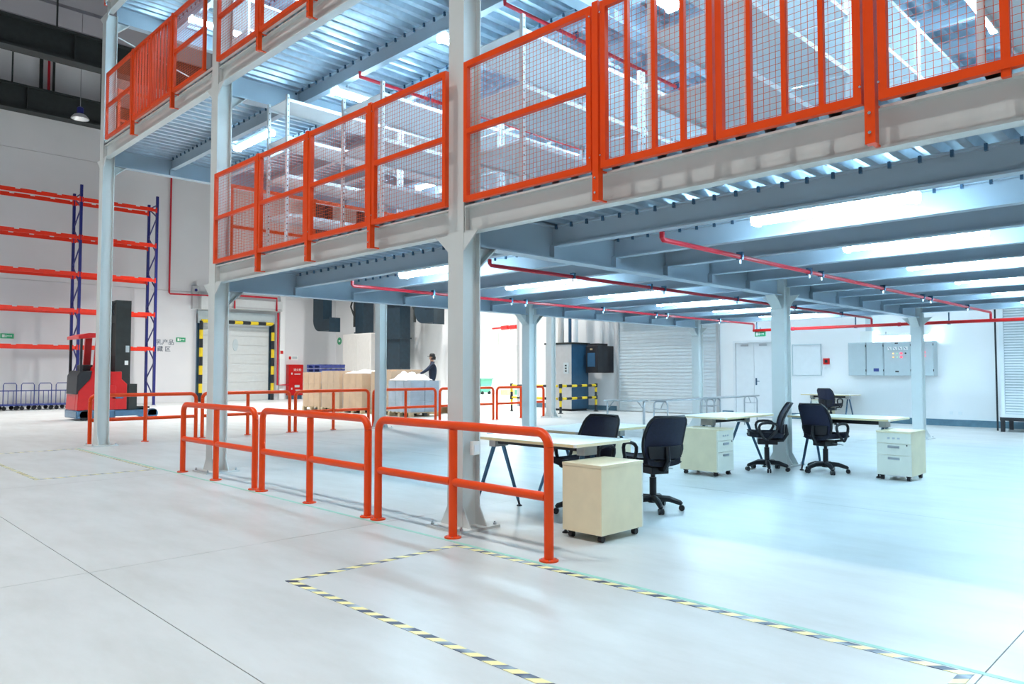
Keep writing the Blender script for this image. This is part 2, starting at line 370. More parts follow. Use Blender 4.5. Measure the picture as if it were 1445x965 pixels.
# ------------------------------------------------------------------ fluorescent lights
def make_light():
    t = thing('fluorescent_light', '', 'light', (0, 0, 0), 0)
    pr = [(-.075, .03), (.075, .03), (.065, .09), (-.065, .09)]
    MB().prism(pr, 'x', -.66, .66).build('housing', 'shelf_grey', t)
    n = 8; pts = [(.078 * math.cos(math.pi + math.pi * q / n), .03 + .062 * math.sin(math.pi + math.pi * q / n)) for q in range(n + 1)]
    MB().prism(pts, 'x', -.64, .64).build('diffuser', 'tube_light', t)
    for s in (-1, 1): MB().prism([(-.08, .0), (-.06, -.035), (.06, -.035), (.08, .0), (.08, .05), (-.08, .05)], 'x', s * .64, s * .67).build('end_cap', 'tube_light', t)
    for s in (-.45, .45): MB().box(s - .01, -.015, .09, s + .01, .015, .16).build('mount', 'steel', t)
    return t
proto = None
def light(x, y, z, rz, lab, grp):
    global proto
    if proto is None: t = proto = make_light()
    else: t = copy_tree(proto)
    t.location = (x, y, z); t.rotation_euler = (0, 0, R(rz)); tag(t, lab, 'light', grp); return t
for i in range(6):
    x = (6.22, 8.29, 10.36, 12.48, 14.61, 16.74)[i]
    light(x, 2.5, LV[0] + .085, 90, f'lit fluorescent tube under the lowest deck, right bay, {ordinal(i)} from the front', 'tubes under the lowest deck')
    light(x, 7.75, LV[0] + .085, 90, f'lit fluorescent tube under the lowest deck, left bay, {ordinal(i)} from the front', 'tubes under the lowest deck')
for r_, (y, nm) in enumerate(((2.05, 'rightmost'), (4.42, 'gate'), (6.77, 'middle'), (9.15, 'left'))):
    for i, x in enumerate((6.2, 9.3, 12.4, 15.5)):
        light(x, y, LV[1] - .135, 0, f'lit fluorescent tube above the {nm} shelving aisle, {ordinal(i)} from the railing', 'tubes above the shelving aisles')
for i, x in enumerate((6.09, 10.35, 14.6)):
    light(x, 12.8, LV[1] + .085, 90, f'lit fluorescent tube under the middle deck left of the lowest deck, {ordinal(i)} from the front', 'tubes under the overhanging deck')
for r_, y in enumerate((6.8, 9.2, 12.2, 14.4)):
    for i, x in enumerate((6.2, 9.3)):
        light(x, y, LV[2] - .135, 0, f'lit fluorescent tube under the top deck, {ordinal(3 - r_)} row from the left, {ordinal(i)} from the railing', 'tubes under the top deck')
# ------------------------------------------------------------------ mesh railing
def wire_mesh(u0, u1, z0, z1, mk, o, p=.04, r=.0018):
    m = MB(o); n = max(1, round((u1 - u0) / p))
    for i in range(1, n): u = u0 + (u1 - u0) * i / n; a = mk(u, z0); b = mk(u, z1); m.tube([a, b], r, 3, False)
    n = max(1, round((z1 - z0) / p))
    for i in range(1, n): z = z0 + (z1 - z0) * i / n; m.tube([mk(u0, z), mk(u1, z)], r, 3, False)
    return m
def rail_panel(u0, u1, zb, axis, c, lab, bars=0, grp='mesh railing panels', off=0):
    """panel of square tube frame with wire mesh; axis 'y' = along facade at x=c, 'x' = along side at y=c"""
    z0, z1 = zb + .24, zb + 1.49
    mk = (lambda u, z: (c, u, z)) if axis == 'y' else (lambda u, z: (u, c, z))
    o = mk(u0, z0); t = thing('mesh_gate' if bars else 'mesh_railing', lab, 'gate' if bars else 'railing', o, 0, grp)
    h = .022
    def bx(ua, za, ub, zb_, d=h):
        if axis == 'y': return MB(o).box(c - d, ua, za, c + d, ub, zb_)
        return MB(o).box(ua, c - d, za, ub, c + d, zb_)
    bx(u0, z0, u0 + .045, z1).build('stile', 'orange', t); bx(u1 - .045, z0, u1, z1).build('stile', 'orange', t)
    bx(u0 + .045, z0, u1 - .045, z0 + .05).build('bottom_rail', 'orange', t); bx(u0 + .045, z1 - .05, u1 - .045, z1).build('top_rail', 'orange', t)
    if bars:
        for i in range(1, bars + 1): u = u0 + (u1 - u0) * i / (bars + 1); bx(u - .015, z0 + .05, u + .015, z1 - .05, .016).build('bar', 'orange', t)
    else:
        zm = (z0 + z1) / 2; bx(u0 + .045, zm - .022, u1 - .045, zm + .022).build('mid_rail', 'orange', t)
    mk2 = (lambda u, z: (c + .012, u, z)) if axis == 'y' else (lambda u, z: (u, c + .012, z))
    stuff(wire_mesh(u0 + .03, u1 - .03, z0 + .03, z1 - .03, mk2, o).build('wire_mesh', 'orange_mesh', t))
    return t
def rail_post(u, zb, axis, c, lab, grp='orange railing posts'):
    o = (c, u, zb) if axis == 'y' else (u, c, zb); t = thing('railing_post', lab, 'post', o, 0, grp)
    z0, z1 = zb + .005, zb + 1.505
    if axis == 'y':
        MB(o).box(c - .028, u - .028, z0, c + .028, u + .028, z1).build('tube', 'orange', t)
        [MB(o).box(c + .028, u - .012, z0 + q, 4.397, u + .012, z0 + q + .012).build('bracket', 'orange', t) for q in (.004, .225)]
        for z in (z0 + .06, z0 + .17): MB(o).tube([(c - .028, u, z), (c - .036, u, z)], .009, 8).build('bolt', 'chrome', t)
        for s in (-1, 1):
            for z in (z0 + .33, z1 - .1): MB(o).tube([(c - .026, u + s * .05, z), (c - .033, u + s * .05, z)], .007, 6).build('bolt', 'chrome', t)
    else: MB(o).box(u - .028, c - .028, z0 + .3, u + .028, c + .028, z1).build('tube', 'orange', t)
    return t
XR = 4.30
P1 = [10.18, 8.88, 7.645, 6.38, 5.17]
names = ['mesh railing panel right beside the left end column of the lowest deck', 'second mesh railing panel from the left on the lowest deck', 'third mesh railing panel from the left on the lowest deck', 'mesh railing panel just left of the nearest column']
for k in range(4): rail_panel(P1[k + 1] + .035 * (k < 3), P1[k] - .035 * (k > 0), LV[0], 'y', XR, names[k])
for k in range(3): rail_post(P1[k + 1], LV[0], 'y', XR, f'orange railing post on the lowest deck, {ordinal(k)} right of the left end column')
rail_panel(3.475, 4.92, LV[0], 'y', XR, 'large mesh railing panel just right of the nearest column')
rail_post(3.43, LV[0], 'y', XR, 'orange post left of the double mesh gate on the lowest deck')
rail_panel(2.46, 3.385, LV[0], 'y', XR, 'left leaf of the double mesh gate with vertical bars', 3, 'mesh gate leaves')
rail_panel(1.535, 2.44, LV[0], 'y', XR, 'right leaf of the double mesh gate with vertical bars', 3, 'mesh gate leaves')
rail_post(1.49, LV[0], 'y', XR, 'orange post right of the double mesh gate on the lowest deck')
t = rail_panel(.12, 1.445, LV[0], 'y', XR, 'mesh railing panel at the right edge of the picture')
o = t.location; MB(o).box(XR - .016, .83, LV[0] + .2, XR + .016, .87, LV[0] + 1.45).build('bar', 'orange', t)
Z2 = LV[1]
rail_panel(13.72, 15.1, Z2, 'y', XR, 'mesh railing panel on the middle deck beside the leftmost column')
rail_post(13.67, Z2, 'y', XR, 'orange post left of the barred gate on the middle deck')
rail_panel(12.77, 13.62, Z2, 'y', XR, 'left leaf of the barred gate on the middle deck', 5, 'mesh gate leaves')
rail_panel(11.9, 12.75, Z2, 'y', XR, 'right leaf of the barred gate on the middle deck', 5, 'mesh gate leaves')
rail_post(11.85, Z2, 'y', XR, 'orange post right of the barred gate on the middle deck')
rail_panel(10.62, 11.8, Z2, 'y', XR, 'mesh railing panel on the middle deck right of its barred gate')
rail_panel(8.97, 10.18, Z2, 'y', XR, 'mesh railing panel on the middle deck above the left end column')
rail_post(8.93, Z2, 'y', XR, 'orange post on the middle deck near the top edge of the picture')
rail_panel(7.7, 8.89, Z2, 'y', XR, 'mesh railing panel on the middle deck cut by the top edge')
rail_post(7.66, Z2, 'y', XR, 'orange post on the middle deck at the top edge of the picture')
rail_panel(6.42, 7.62, Z2, 'y', XR, 'mesh railing panel on the middle deck mostly above the picture')
rail_panel(13.72, 15.1, LV[2], 'y', XR, 'mesh railing panel on the top deck beside the leftmost column')
# side railings
for k, x in enumerate((4.7, 6.05, 7.4, 8.75, 10.1)): rail_panel(x, x + 1.31, LV[0] + .02, 'x', 10.625, f'mesh railing panel along the open left side of the lowest deck, {ordinal(k)} from the front')
for k, x in enumerate((4.7, 6.05, 7.4, 8.75)): rail_panel(x, x + 1.31, Z2 + .02, 'x', 15.815, f'mesh railing panel along the far left side of the middle deck, {ordinal(k)} from the front')
rail_panel(4.42, 5.7, LV[2] + .02, 'x', 15.815, 'mesh railing panel along the left side of the top deck')
# ------------------------------------------------------------------ shelving on the decks
def make_shelving(L, D, H, lv):
    t = thing('shelving_unit', '', 'shelving', (0, 0, 0))
    for x in (0, L - .04):
        for y in (0, D - .04):
            MB().box(x, y, 0, x + .04, y + .006, H).box(x, y, 0, x + .006, y + .04, H).build('post', 'shelf_grey', t)
            m = MB(); yy = -.0008 if y == 0 else D - .033
            for q in range(int(H / .09)): m.box(x + .014, y - .0006, .05 + q * .09, x + .026, y, .068 + q * .09)
            stuff(m.build('post_slot', 'dark_steel', t))
    for z in lv:
        MB().box(.006, .006, z + .03, L - .006, D - .006, z + .04).box(.04, .0, z, L - .04, .012, z + .045).box(.04, D - .012, z, L - .04, D, z + .045).build('shelf', 'shelf_grey', t)
    return t
sh = {}
def shelving(x, y, z, D, lab, grp, tall=True):
    if (D, tall) not in sh: sh[(D, tall)] = t = make_shelving(1.98, D, 2.36 if tall else 1.9, (.12, .62, 1.17, 1.72, 2.26)[:5 if tall else 4])
    else: t = copy_tree(sh[(D, tall)])
    t.location = (x, y, z); tag(t, lab, 'shelving', grp)
ZD = LV[0] + .333
rows = ((.25, 'rightmost shelving row', .9), (2.62, 'shelving row behind the gate', .9), (4.97, 'shelving row behind the nearest column', .9), (7.32, 'shelving row left of the nearest column', .9), (9.65, 'shelving row along the open side', .6))
for y, nm, D in rows:
    for i in range(5): shelving(5.08 + 2.0 * i, y, ZD, D, f'empty grey shelving, lowest deck, {nm}, {ordinal(i)} from the railing', 'grey shelving on the lowest deck', y not in (4.97, 7.32))
for y, nm, D in ((7.32, 'right row', 1.25), (9.65, 'middle row', .6), (12.7, 'left row', 1.25)):
    for i in range(2): shelving(5.9 + 2.0 * i, y, LV[1] + .333, D, f'empty grey shelving, middle deck, {nm}, {ordinal(i)} from the railing', 'grey shelving on the middle deck')
# a few cartons on the shelving along the open side
for k, (x, z, w_, h_) in enumerate(((7.3, .665, .42, .36), (8.0, .665, .36, .40), (8.6, .665, .45, .34), (9.4, .665, .4, .38))):
    m = MB((x, 9.95, ZD + z)); m.box(x, 9.75, ZD + z, x + w_, 10.15, ZD + z + h_)
    c = tag(m.build('carton', 'carton'), f'brown carton on the open-side shelving of the lowest deck, {ordinal(k)} from the railing', 'carton', 'cartons on the shelving')
    MB((x, 9.95, ZD + z)).box(x - .001, 9.93, ZD + z + h_, x + w_ + .001, 9.97, ZD + z + h_ + .001).build('tape', 'maple_edge', c)
# ------------------------------------------------------------------ sprinkler pipes under the lowest deck
ZP = 2.615
for k, (y, lab) in enumerate(((3.84, 'red sprinkler pipe under the deck, the nearest one, on the right'), (6.15, 'dark red sprinkler pipe passing behind the nearest column'), (8.98, 'red sprinkler pipe under the deck nearest its open left side'))):
    o = (5.75, y, ZP); t = thing('sprinkler_pipe', lab, 'pipe', o, 0, 'red sprinkler pipes')
    MB(o).tube([(5.75, y, ZP + .07), (5.75, y, ZP + .02), (5.77, y, ZP), (17.45, y, ZP), (17.5, y, ZP - .02), (17.5, y, 2.47)], .024, 8).build('pipe', 'pipe_red', t)
    for x in (7.2, 8.9, 9.25, 11.4, 13.2, 13.6, 15.8):
        MB(o).box(x - .015, y - .035, ZP - .03, x + .015, y + .035, ZP + .05).build('clamp', 'tube_blue', t)
        MB(o).tube([(x, y, ZP - .03), (x, y, ZP - .07)], .012, 6).build('sprinkler_head', 'steel', t)
o = (17.5, 5, 2.45); t = thing('main_pipe', 'long bright red main pipe running across the far wall', 'pipe', o)
MB(o).tube([(17.5, 9.0, 2.45), (17.5, -2, 2.45)], .035, 10).build('pipe', 'red', t)
for y in (8.9, 6.5, 4.6, 2.4):
    MB(o).tube([(17.5, y, 2.42), (17.5, y, 2.66)], .014, 6).build('hanger', 'tube_blue', t); MB(o).box(17.45, y - .02, 2.405, 17.55, y + .02, 2.42).build('clamp', 'tube_blue', t)
for y in (8.0, 5.6, 3.2): MB(o).tube([(17.5, y, 2.45), (17.5, y - .06, 2.45)], .045, 10).build('coupling', 'pipe_red', t)
# sprinkler pipes under the middle deck
for k, (y, lab) in enumerate(((3.3, 'thin red pipe under the middle deck above the gate'), (5.75, 'thin red pipe under the middle deck right of the nearest column'), (8.6, 'thin red pipe under the middle deck left of the nearest column'))):
    o = (5.6, y, 5.45); t = thing('sprinkler_pipe', lab, 'pipe', o, 0, 'red sprinkler pipes')
    MB(o).tube([(5.6, y, 5.52), (5.6, y, 5.45), (16.5, y, 5.45)], .024, 8).build('pipe', 'pipe_red', t)
    for x in (6.8, 9, 11.2): MB(o).box(x - .015, y - .035, 5.42, x + .015, y + .035, 5.52).build('clamp', 'tube_blue', t)
# ------------------------------------------------------------------ pipe guards
def arc(cx, cz, r_, a0, a1, n=6): return [(cx + r_ * math.cos(R(a0 + (a1 - a0) * i / n)), cz + r_ * math.sin(R(a0 + (a1 - a0) * i / n))) for i in range(n + 1)]
def make_guard(L, H=.985, r_=.037):
    t = thing('pipe_guard', '', 'guard rail'); q = .11
    pts = [(0, .012)] + [(x, z) for x, z in arc(q, H - r_ - q, q, 180, 90)] + [(x, z) for x, z in arc(L - q, H - r_ - q, q, 90, 0)] + [(L, .012)]
    MB().tube([(0, .0, .012), (0, 0, H - r_ - q)], r_, 14).build('post', 'orange', t)
    MB().tube([(L, .0, .012), (L, 0, H - r_ - q)], r_, 14).build('post', 'orange', t)
    MB().tube([(x, 0, z) for x, z in pts[1:-1]], r_, 14).build('top_rail', 'orange', t)
    MB().tube([(L / 2, 0, .012), (L / 2, 0, H - r_ * 2)], r_, 14).build('post', 'orange', t)
    for a, b in ((r_, L / 2 - r_), (L / 2 + r_, L - r_)): MB().tube([(a - .01, 0, .47), (b + .01, 0, .47)], r_ * .95, 14).build('mid_rail', 'orange', t)
    for x in (0, L / 2, L):
        f = MB().lathe([(.073, 0), (.073, .012), (.038, .016)], 18, (x, 0, 0)).build('foot_plate', 'orange', t)
        for a in (45, 135, 225, 315): MB().lathe([(.008, .012), (.008, .02)], 6, (x + .056 * math.cos(R(a)), .056 * math.sin(R(a)), 0)).build('bolt', 'chrome', f)
    return t
gp = make_guard(2.2); gp2 = None
G1 = [(3.77, 'near orange pipe guard, in front of the maple pedestal'), (6.145, 'middle orange pipe guard of the front row'), (8.53, 'orange pipe guard at the left end of the front row')]
for k, (y, lab) in enumerate(G1):
    t = gp if k == 0 else copy_tree(gp)
    t.location = (4.13, y, 0); t.rotation_euler = (0, 0, R(90)); tag(t, lab, 'guard rail', 'orange pipe guards')
G2 = ['orange pipe guard in front of the red reach truck', 'orange pipe guard in front of the striped dock door', 'orange pipe guard in front of the left wrapped cartons', 'orange pipe guard in front of the grey wrapped load', 'orange pipe guard behind the nearest column', 'orange pipe guard in front of the bright opening', 'orange pipe guard ending at the tall column by the striped barrier']
gp2 = make_guard(2.03)
for k, lab in enumerate(G2[:6]):
    t = gp2 if k == 0 else copy_tree(gp2)
    t.location = (4.38 + 2.18 * k, 15.99, 0) if k == 0 else (4.38 + 2.18 * k, 16.02, 0); tag(t, lab, 'guard rail', 'orange pipe guards')
# ------------------------------------------------------------------ floor tapes
def tape(name, m, rects, lab, cat='floor tape', h=.0025):
    x, y = rects[0][0], rects[0][1]; t = thing(name, lab, cat, (x, y, 0))
    for (x0, y0, x1, y1) in rects: MB((x, y, 0)).box(x0, y0, .0005, x1, y1, h).build('strip', m, t)
tape('green_floor_line', 'green_tape', [(4.018, -2, 4.055, 15.4)], 'long green floor line along the front of the mezzanine', 'floor line', .0015)
W_ = .055
tape('hazard_tape', 'tape', [(2.48, .98, 2.48 + W_, 4.66), (2.48 + W_, 4.66 - W_, 3.945, 4.66), (3.945, .98, 4.0, 4.66), (2.48 + W_, .98, 3.945, .98 + W_)], 'black and yellow hazard tape rectangle in the foreground')
tape('faded_floor_tape', 'tape', [(2.46, 11.28, 2.46 + W_, 15.35), (2.46 + W_, 11.28, 3.94, 11.28 + W_), (3.945, 11.3, 4.0, 15.35), (2.46 + W_, 15.3, 3.94, 15.35)], 'faded yellow and black tape rectangle on the left floor')
# ------------------------------------------------------------------ office chair
def make_chair():
    t = thing('office_chair', '', 'chair')
    # five star base
    MB().lathe([(.05, .075), (.055, .08), (.05, .135), (.03, .15)], 14).build('hub', 'black_plastic', t)
    for k in range(5):
        a = R(18 + 72 * k); c, s = math.cos(a), math.sin(a)
        l = MB().tube([(.03 * c, .03 * s, .12), (.16 * c, .16 * s, .115), (.27 * c, .27 * s, .08), (.285 * c, .285 * s, .065)], [.036, .032, .026, .02], 8).build('base_arm', 'black_plastic', t)
        for q in (-.016, .016):
            px, py = .285 * c - s * q, .285 * s + c * q
            MB().tube([(px - s * .010, py + c * .010, .029), (px + s * .010, py - c * .010, .029)], .030, 12).build('caster', 'black_plastic', l)
    MB().tube([(0, 0, .13), (0, 0, .33)], .036, 12).build('gas_cover', 'black_plastic', t)
    MB().tube([(0, 0, .33), (0, 0, .41)], .024, 10).build('gas_lift', 'black_plastic', t)
    MB().box(-.14, -.10, .375, .13, .10, .45).build('mechanism', 'black_plastic', t, .008)
    MB().tube([(.02, -.09, .415), (.03, -.26, .40)], .006, 6).build('lever', 'steel', t)
    # seat: front is +x
    def seat(u, v):
        x = -.21 + .46 * u; y = -.235 + .47 * v; e = 1 - max(0, abs(2 * u - 1) - .75) * 1.2
        d = .02 * (1 - (2 * v - 1) ** 2) + .012 * math.sin(u * 3.1)
        if u > .8: d += -.05 * (u - .8) / .2
        y *= 1 - .18 * max(0, abs(2 * u - 1) - .7) / .3
        return (x, y, .475 - d * .3 + .02 * (2 * v - 1) ** 2)
    MB().grid(seat, 12, 12, (0, 0, .055)).build('seat', 'chair_fabric', t, .012)
    # backrest outline, leaning back towards -x, wider at shoulder
    def back(u, v, off=0):
        z = .52 + .44 * v; hw = .20 + .035 * math.sin(min(1, v * 1.25) * math.pi * .8)
        if v > .82: hw -= .05 * ((v - .82) / .18) ** 2
        y = (2 * u - 1) * hw
        x = -.215 - .05 * math.sin(v * 2.3) - .10 * v ** 2 + .045 * (2 * u - 1) ** 2 + .05 * math.sin(v * 3.14)
        return (x + off, y, z)
    MB().grid(lambda u, v: back(.03 + .94 * u, .03 + .94 * v), 12, 12, (-.012, 0, 0)).build('back_mesh', 'chair_mesh', t)
    ring = [back(u / 10, 0) for u in range(11)] + [back(1, v / 12) for v in range(1, 13)] + [back(1 - u / 10, 1) for u in range(1, 11)] + [back(0, 1 - v / 12) for v in range(1, 12)]
    MB().tube(ring, .014, 8, closed=True).build('back_frame', 'black_plastic', t)
    MB().grid(lambda u, v: back(.08 + .84 * u, .05 + .28 * v, -.016), 8, 4, (-.02, 0, 0)).build('lumbar_pad', 'black_plastic', t)
    MB().tube([(-.05, 0, .43), (-.22, 0, .44), (-.275, 0, .52), (-.26, 0, .66)], [.03, .03, .026, .02], 8).build('back_spine', 'black_plastic', t)
    for s in (-1, 1):
        y = s * .27
        pts = [(.04, s * .20, .455), (.05, y, .46), (.10, y, .54), (.125, y, .63), (.08, y, .685), (-.05, y, .69), (-.12, y, .655), (-.10, y, .57), (-.02, y, .49), (.02, y, .46)]
        # smooth loop
        sm = []
        P = [Vector(p) for p in pts[1:]]
        for i in range(len(P)):
            p0, p1, p2, p3 = P[i - 1], P[i], P[(i + 1) % len(P)], P[(i + 2) % len(P)]
            for q in (0, .5):
                sm.append(.5 * ((2 * p1) + (-p0 + p2) * q + (2 * p0 - 5 * p1 + 4 * p2 - p3) * q * q + (-p0 + 3 * p1 - 3 * p2 + p3) * q ** 3))
        MB().tube(sm, .019, 8, closed=True).tube([(.0, s * .16, .45), (.02, y, .468)], .018, 8).build('armrest', 'black_plastic', t)
    return t
chp = make_chair()
CH = [(5.72, 4.74, 180, 'dark mesh office chair pushed under the nearest desk, facing the guard'), (6.42, 4.42, 68, 'large dark mesh office chair right of the maple pedestal, seen from behind'),
      (10.12, 5.02, 122, 'dark mesh office chair seen from the side, left of the middle column'), (10.50, 4.34, -14, 'dark mesh office chair right of the middle column, seen from behind'), (20.35, 8.25, -10, 'small dark office chair at the far desk by the white wall')]
for k, (x, y, a, lab) in enumerate(CH):
    t = chp if k == 0 else copy_tree(chp)
    t.location = (x, y, 0); t.rotation_euler = (0, 0, R(a)); tag(t, lab, 'chair', 'dark mesh office chairs')
# ------------------------------------------------------------------ desks: length along local x, depth along local y (front at -y)
def make_desk(L=1.4, D=.8, H=.78):
    t = thing('office_desk', '', 'desk')
    tp = MB().rbox(-L / 2, -D / 2, H - .028, L / 2, D / 2, H, .02, 3).build('desk_top', 'desk_white', t)
    e = .0015
    MB().box(-L / 2 + .02, -D / 2 - e, H - .027, L / 2 - .02, -D / 2, H - .003).build('edge_band', 'maple_edge', tp)
    MB().box(-L / 2 + .02, D / 2, H - .027, L / 2 - .02, D / 2 + e, H - .003).build('edge_band', 'maple_edge', tp)
    for s in (-1, 1): MB().box(s * (L / 2), -D / 2 + .02, H - .027, s * (L / 2 + e), D / 2 - .02, H - .003).build('edge_band', 'maple', tp)
    MB().lathe([(.035, H), (.035, H + .004), (.02, H + .004)], 14, (L / 2 - .18, .1, 0)).build('cable_grommet', 'cabinet_grey', t)
    MB().box(-L / 2 + .2, -.05, H - .10, L / 2 - .2, .05, H - .045).build('cross_beam', 'black', t)
    for s in (-1, 1):
        x = s * (L / 2 - .2)
        MB().box(x - .045, -.09, H - .13, x + .045, .09, H - .028).build('leg_bracket', 'comp_grey', t)
        for q in (-1, 1):
            a = (x, q * .05, H - .09); b = (x + s * .02, q * (D / 2 - .10), .075)
            l = MB().tube([a, b], [.022, .017], 10).build('leg', 'tube_blue', t)
            c = Vector(b) + (Vector(b) - Vector(a)).normalized() * .06
            MB().tube([b, c], [.014, .011], 8).build('leg_tip', 'black_plastic', l)
            MB().lathe([(.03, 0), (.03, .008), (.012, .02)], 12, (c.x, c.y, 0)).build('foot', 'black_plastic', l)
    return t
dk = make_desk(1.56); dk2 = make_desk(1.4)
DK = [(5.28, 4.93, 90, 'nearest white desk with maple edge, behind the near pipe guard'), (6.64, 5.43, 0, 'white desk behind the nearest desk, in front of the large chair'), (9.95, 5.56, 0, 'white desk left of the middle column above a pedestal'), (10.82, 4.16, 90, 'white desk right of the middle column with a pedestal at its end'), (21.32, 8.65, 90, 'far white desk against the white wall')]
for k, (x, y, a, lab) in enumerate(DK):
    t = (dk, dk2)[k] if k < 2 else copy_tree(dk2)
    t.location = (x, y, 0); t.rotation_euler = (0, 0, R(a)); tag(t, lab, 'desk', 'white office desks')
# cable trays hung under desk ends
# ------------------------------------------------------------------ pedestals: front is local -y
def make_ped(front='ped_front', W=.42, D=.58, H=.635):
    t = thing('drawer_pedestal', '', 'pedestal')
    MB().box(-W / 2, -D / 2 + .02, .065, W / 2, D / 2, H - .022).build('body', 'maple', t)
    MB().rbox(-W / 2 - .004, -D / 2 - .004, H - .022, W / 2 + .004, D / 2 + .004, H, .006, 2).build('top', 'maple', t)
    z = [.067, .36, .50, H - .025]
    zz = [(.067, .325), (.33, .475), (.48, H - .025)]
    for i, (a, b) in enumerate(zz):
        d = MB().box(-W / 2 + .002, -D / 2, a, W / 2 - .002, -D / 2 + .02, b).build('drawer', front, t)
        if i < 2:
            MB().box(-.07, -D / 2 - .012, b - .055, .07, -D / 2, b - .025).build('handle', 'steel', d)
        else:
            for q in (-.06, 0, .06): MB().box(q - .015, -D / 2 - .003, b - .075, q + .015, -D / 2, b - .055).build('label_plate', 'steel', d)
    MB().tube([(W / 2 - .05, -D / 2, .46), (W / 2 - .05, -D / 2 - .006, .46)], .009, 10).build('lock', 'dark_steel', t)
    for x in (-1, 1):
        for y in (-1, 1):
            MB().tube([(x * (W / 2 - .05) - .02, y * (D / 2 - .06), .027), (x * (W / 2 - .05) + .02, y * (D / 2 - .06), .027)], .026, 12).box(x * (W / 2 - .05) - .025, y * (D / 2 - .06) - .025, .05, x * (W / 2 - .05) + .025, y * (D / 2 - .06) + .025, .065).build('caster', 'black_plastic', t)
    return t
pd = make_ped()
PD = [(5.11, 4.03, 90, 'near maple drawer pedestal behind the pipe guard'), (9.18, 5.43, 0, 'drawer pedestal under the desk left of the middle column'), (10.62, 3.39, -90, 'drawer pedestal at the right end of the desks, drawers towards the viewer'), (6.82, 5.43, 180, 'drawer pedestal under the desk behind the large chair'), (21.3, 8.85, -90, 'drawer pedestal under the far desk')]
for k, (x, y, a, lab) in enumerate(PD):
    t = pd if k == 0 else copy_tree(pd)
    t.location = (x, y, 0); t.rotation_euler = (0, 0, R(a)); tag(t, lab, 'pedestal', 'maple drawer pedestals')
# ------------------------------------------------------------------ narrow steel tables
def make_table(L, name='steel_table'):
    t = thing(name, '', 'table'); H = .80; D = .42
    MB().box(-L / 2, -D / 2, H - .025, L / 2, D / 2, H).build('table_top', 'steel', t, .004)
    for s in (-1, 1):
        x = s * (L / 2 - .08)
        pts = [(x, -D / 2 + .04, .01), (x, -D / 2 + .04, H - .12)] + [(x, -D / 2 + .04 + .09 * (1 - math.cos(R(a))), H - .12 + .09 * math.sin(R(a))) for a in (30, 60, 90)] + [(x, D / 2 - .04 - .09 * (1 - math.cos(R(a))), H - .12 + .09 * math.sin(R(a))) for a in (90, 60, 30)] + [(x, D / 2 - .04, H - .12), (x, D / 2 - .04, .01)]
        MB().tube(pts, .017, 8).build('leg_frame', 'steel', t)
        MB().tube([(x, 0, H - .2), (x - s * .14, 0, H - .03)], .01, 6).tube([(x, -D / 2 + .04, H - .2), (x, D / 2 - .04, H - .2)], .01, 6).build('brace', 'steel', t)
    return t
for a, b, lab in (((12.9, 10.15), (13.5, 9.42), 'short steel table left of the other steel tables'), ((13.6, 9.2), (15.85, 9.3), 'long steel table in front of the roller shutter'), ((15.98, 9.3), (18.35, 9.5), 'long steel table farthest right, near the white door')):
    L = math.dist(a, b); t = make_table(L); tag(t, lab, 'table', 'narrow steel tables')
    t.location = ((a[0] + b[0]) / 2, (a[1] + b[1]) / 2, 0); t.rotation_euler = (0, 0, math.atan2(b[1] - a[1], b[0] - a[0]))
# ------------------------------------------------------------------ far wall: shutter, door, board, cabinets
o = (XW, 14.5, 0); d1 = thing('roller_shutter', 'grey roller shutter with horizontal slats in the far wall', 'shutter', o)
for i in range(31): MB(o).prism([(XW - .06, .02 + .115 * i), (XW - .02, .02 + .115 * i), (XW - .02, .13 + .115 * i), (XW - .045, .13 + .115 * i), (XW - .06, .105 + .115 * i)], 'y', 12.5, 16.45).build('slat', 'shutter', d1)
for y in (12.42, 16.45): MB(o).box(XW - .11, y, 0, XW, y + .09, 3.62).build('guide_rail', 'comp_grey', d1)
MB(o).box(XW - .4, 12.4, 3.6, XW, 16.56, 4.0).build('shutter_box', 'shutter', d1)
o = (XW, 11.2, 0); dr = thing('door_1', 'white double door in the far wall behind the desks', 'door', o); struct(dr)
MB(o).box(XW - .07, 10.52, 0, XW, 10.6, 2.40).box(XW - .07, 11.85, 0, XW, 11.93, 2.40).box(XW - .07, 10.6, 2.33, XW, 11.85, 2.40).build('door_frame', 'door_white', dr)
for a, b, s in ((10.61, 11.22, 1), (11.23, 11.84, -1)):
    l = MB(o).box(XW - .045, a, .01, XW - .005, b, 2.325).build('door_leaf', 'door_white', dr)
    MB(o).box(XW - .08, (a + b) / 2 - .12, 2.22, XW - .045, (a + b) / 2 + .12, 2.28).build('door_closer', 'steel', l)
    if s == 1: MB(o).box(XW - .055, 11.13, 1.0, XW - .045, 11.18, 1.22).tube([(XW - .06, 11.15, 1.12), (XW - .09, 11.15, 1.12), (XW - .09, 11.03, 1.12)], .011, 6).build('door_handle', 'tube_blue', l)
o = (XW, 9.55, 1.77); t = thing('whiteboard', 'white notice board on the far wall beside the middle column', 'whiteboard', o)
MB(o).box(XW - .02, 9.14, 1.32, XW - .005, 9.98, 2.22).build('board', 'louvre', t)
for bxx in ((9.12, 1.30, 10.0, 1.325), (9.12, 2.215, 10.0, 2.24), (9.12, 1.325, 9.145, 2.215), (9.975, 1.325, 10.0, 2.215)): MB(o).box(XW - .03, bxx[0], bxx[1], XW, bxx[2], bxx[3]).build('board_frame', 'cabinet_grey', t)
o = (XW, 8.96, 1.72); t = thing('fire_alarm_button', 'small red fire alarm call point on the far wall', 'alarm', o)
MB(o).box(XW - .05, 8.88, 1.63, XW, 9.06, 1.81).build('case', 'red', t, .006); MB(o).box(XW - .055, 8.93, 1.68, XW - .05, 9.01, 1.76).build('glass', 'black', t)
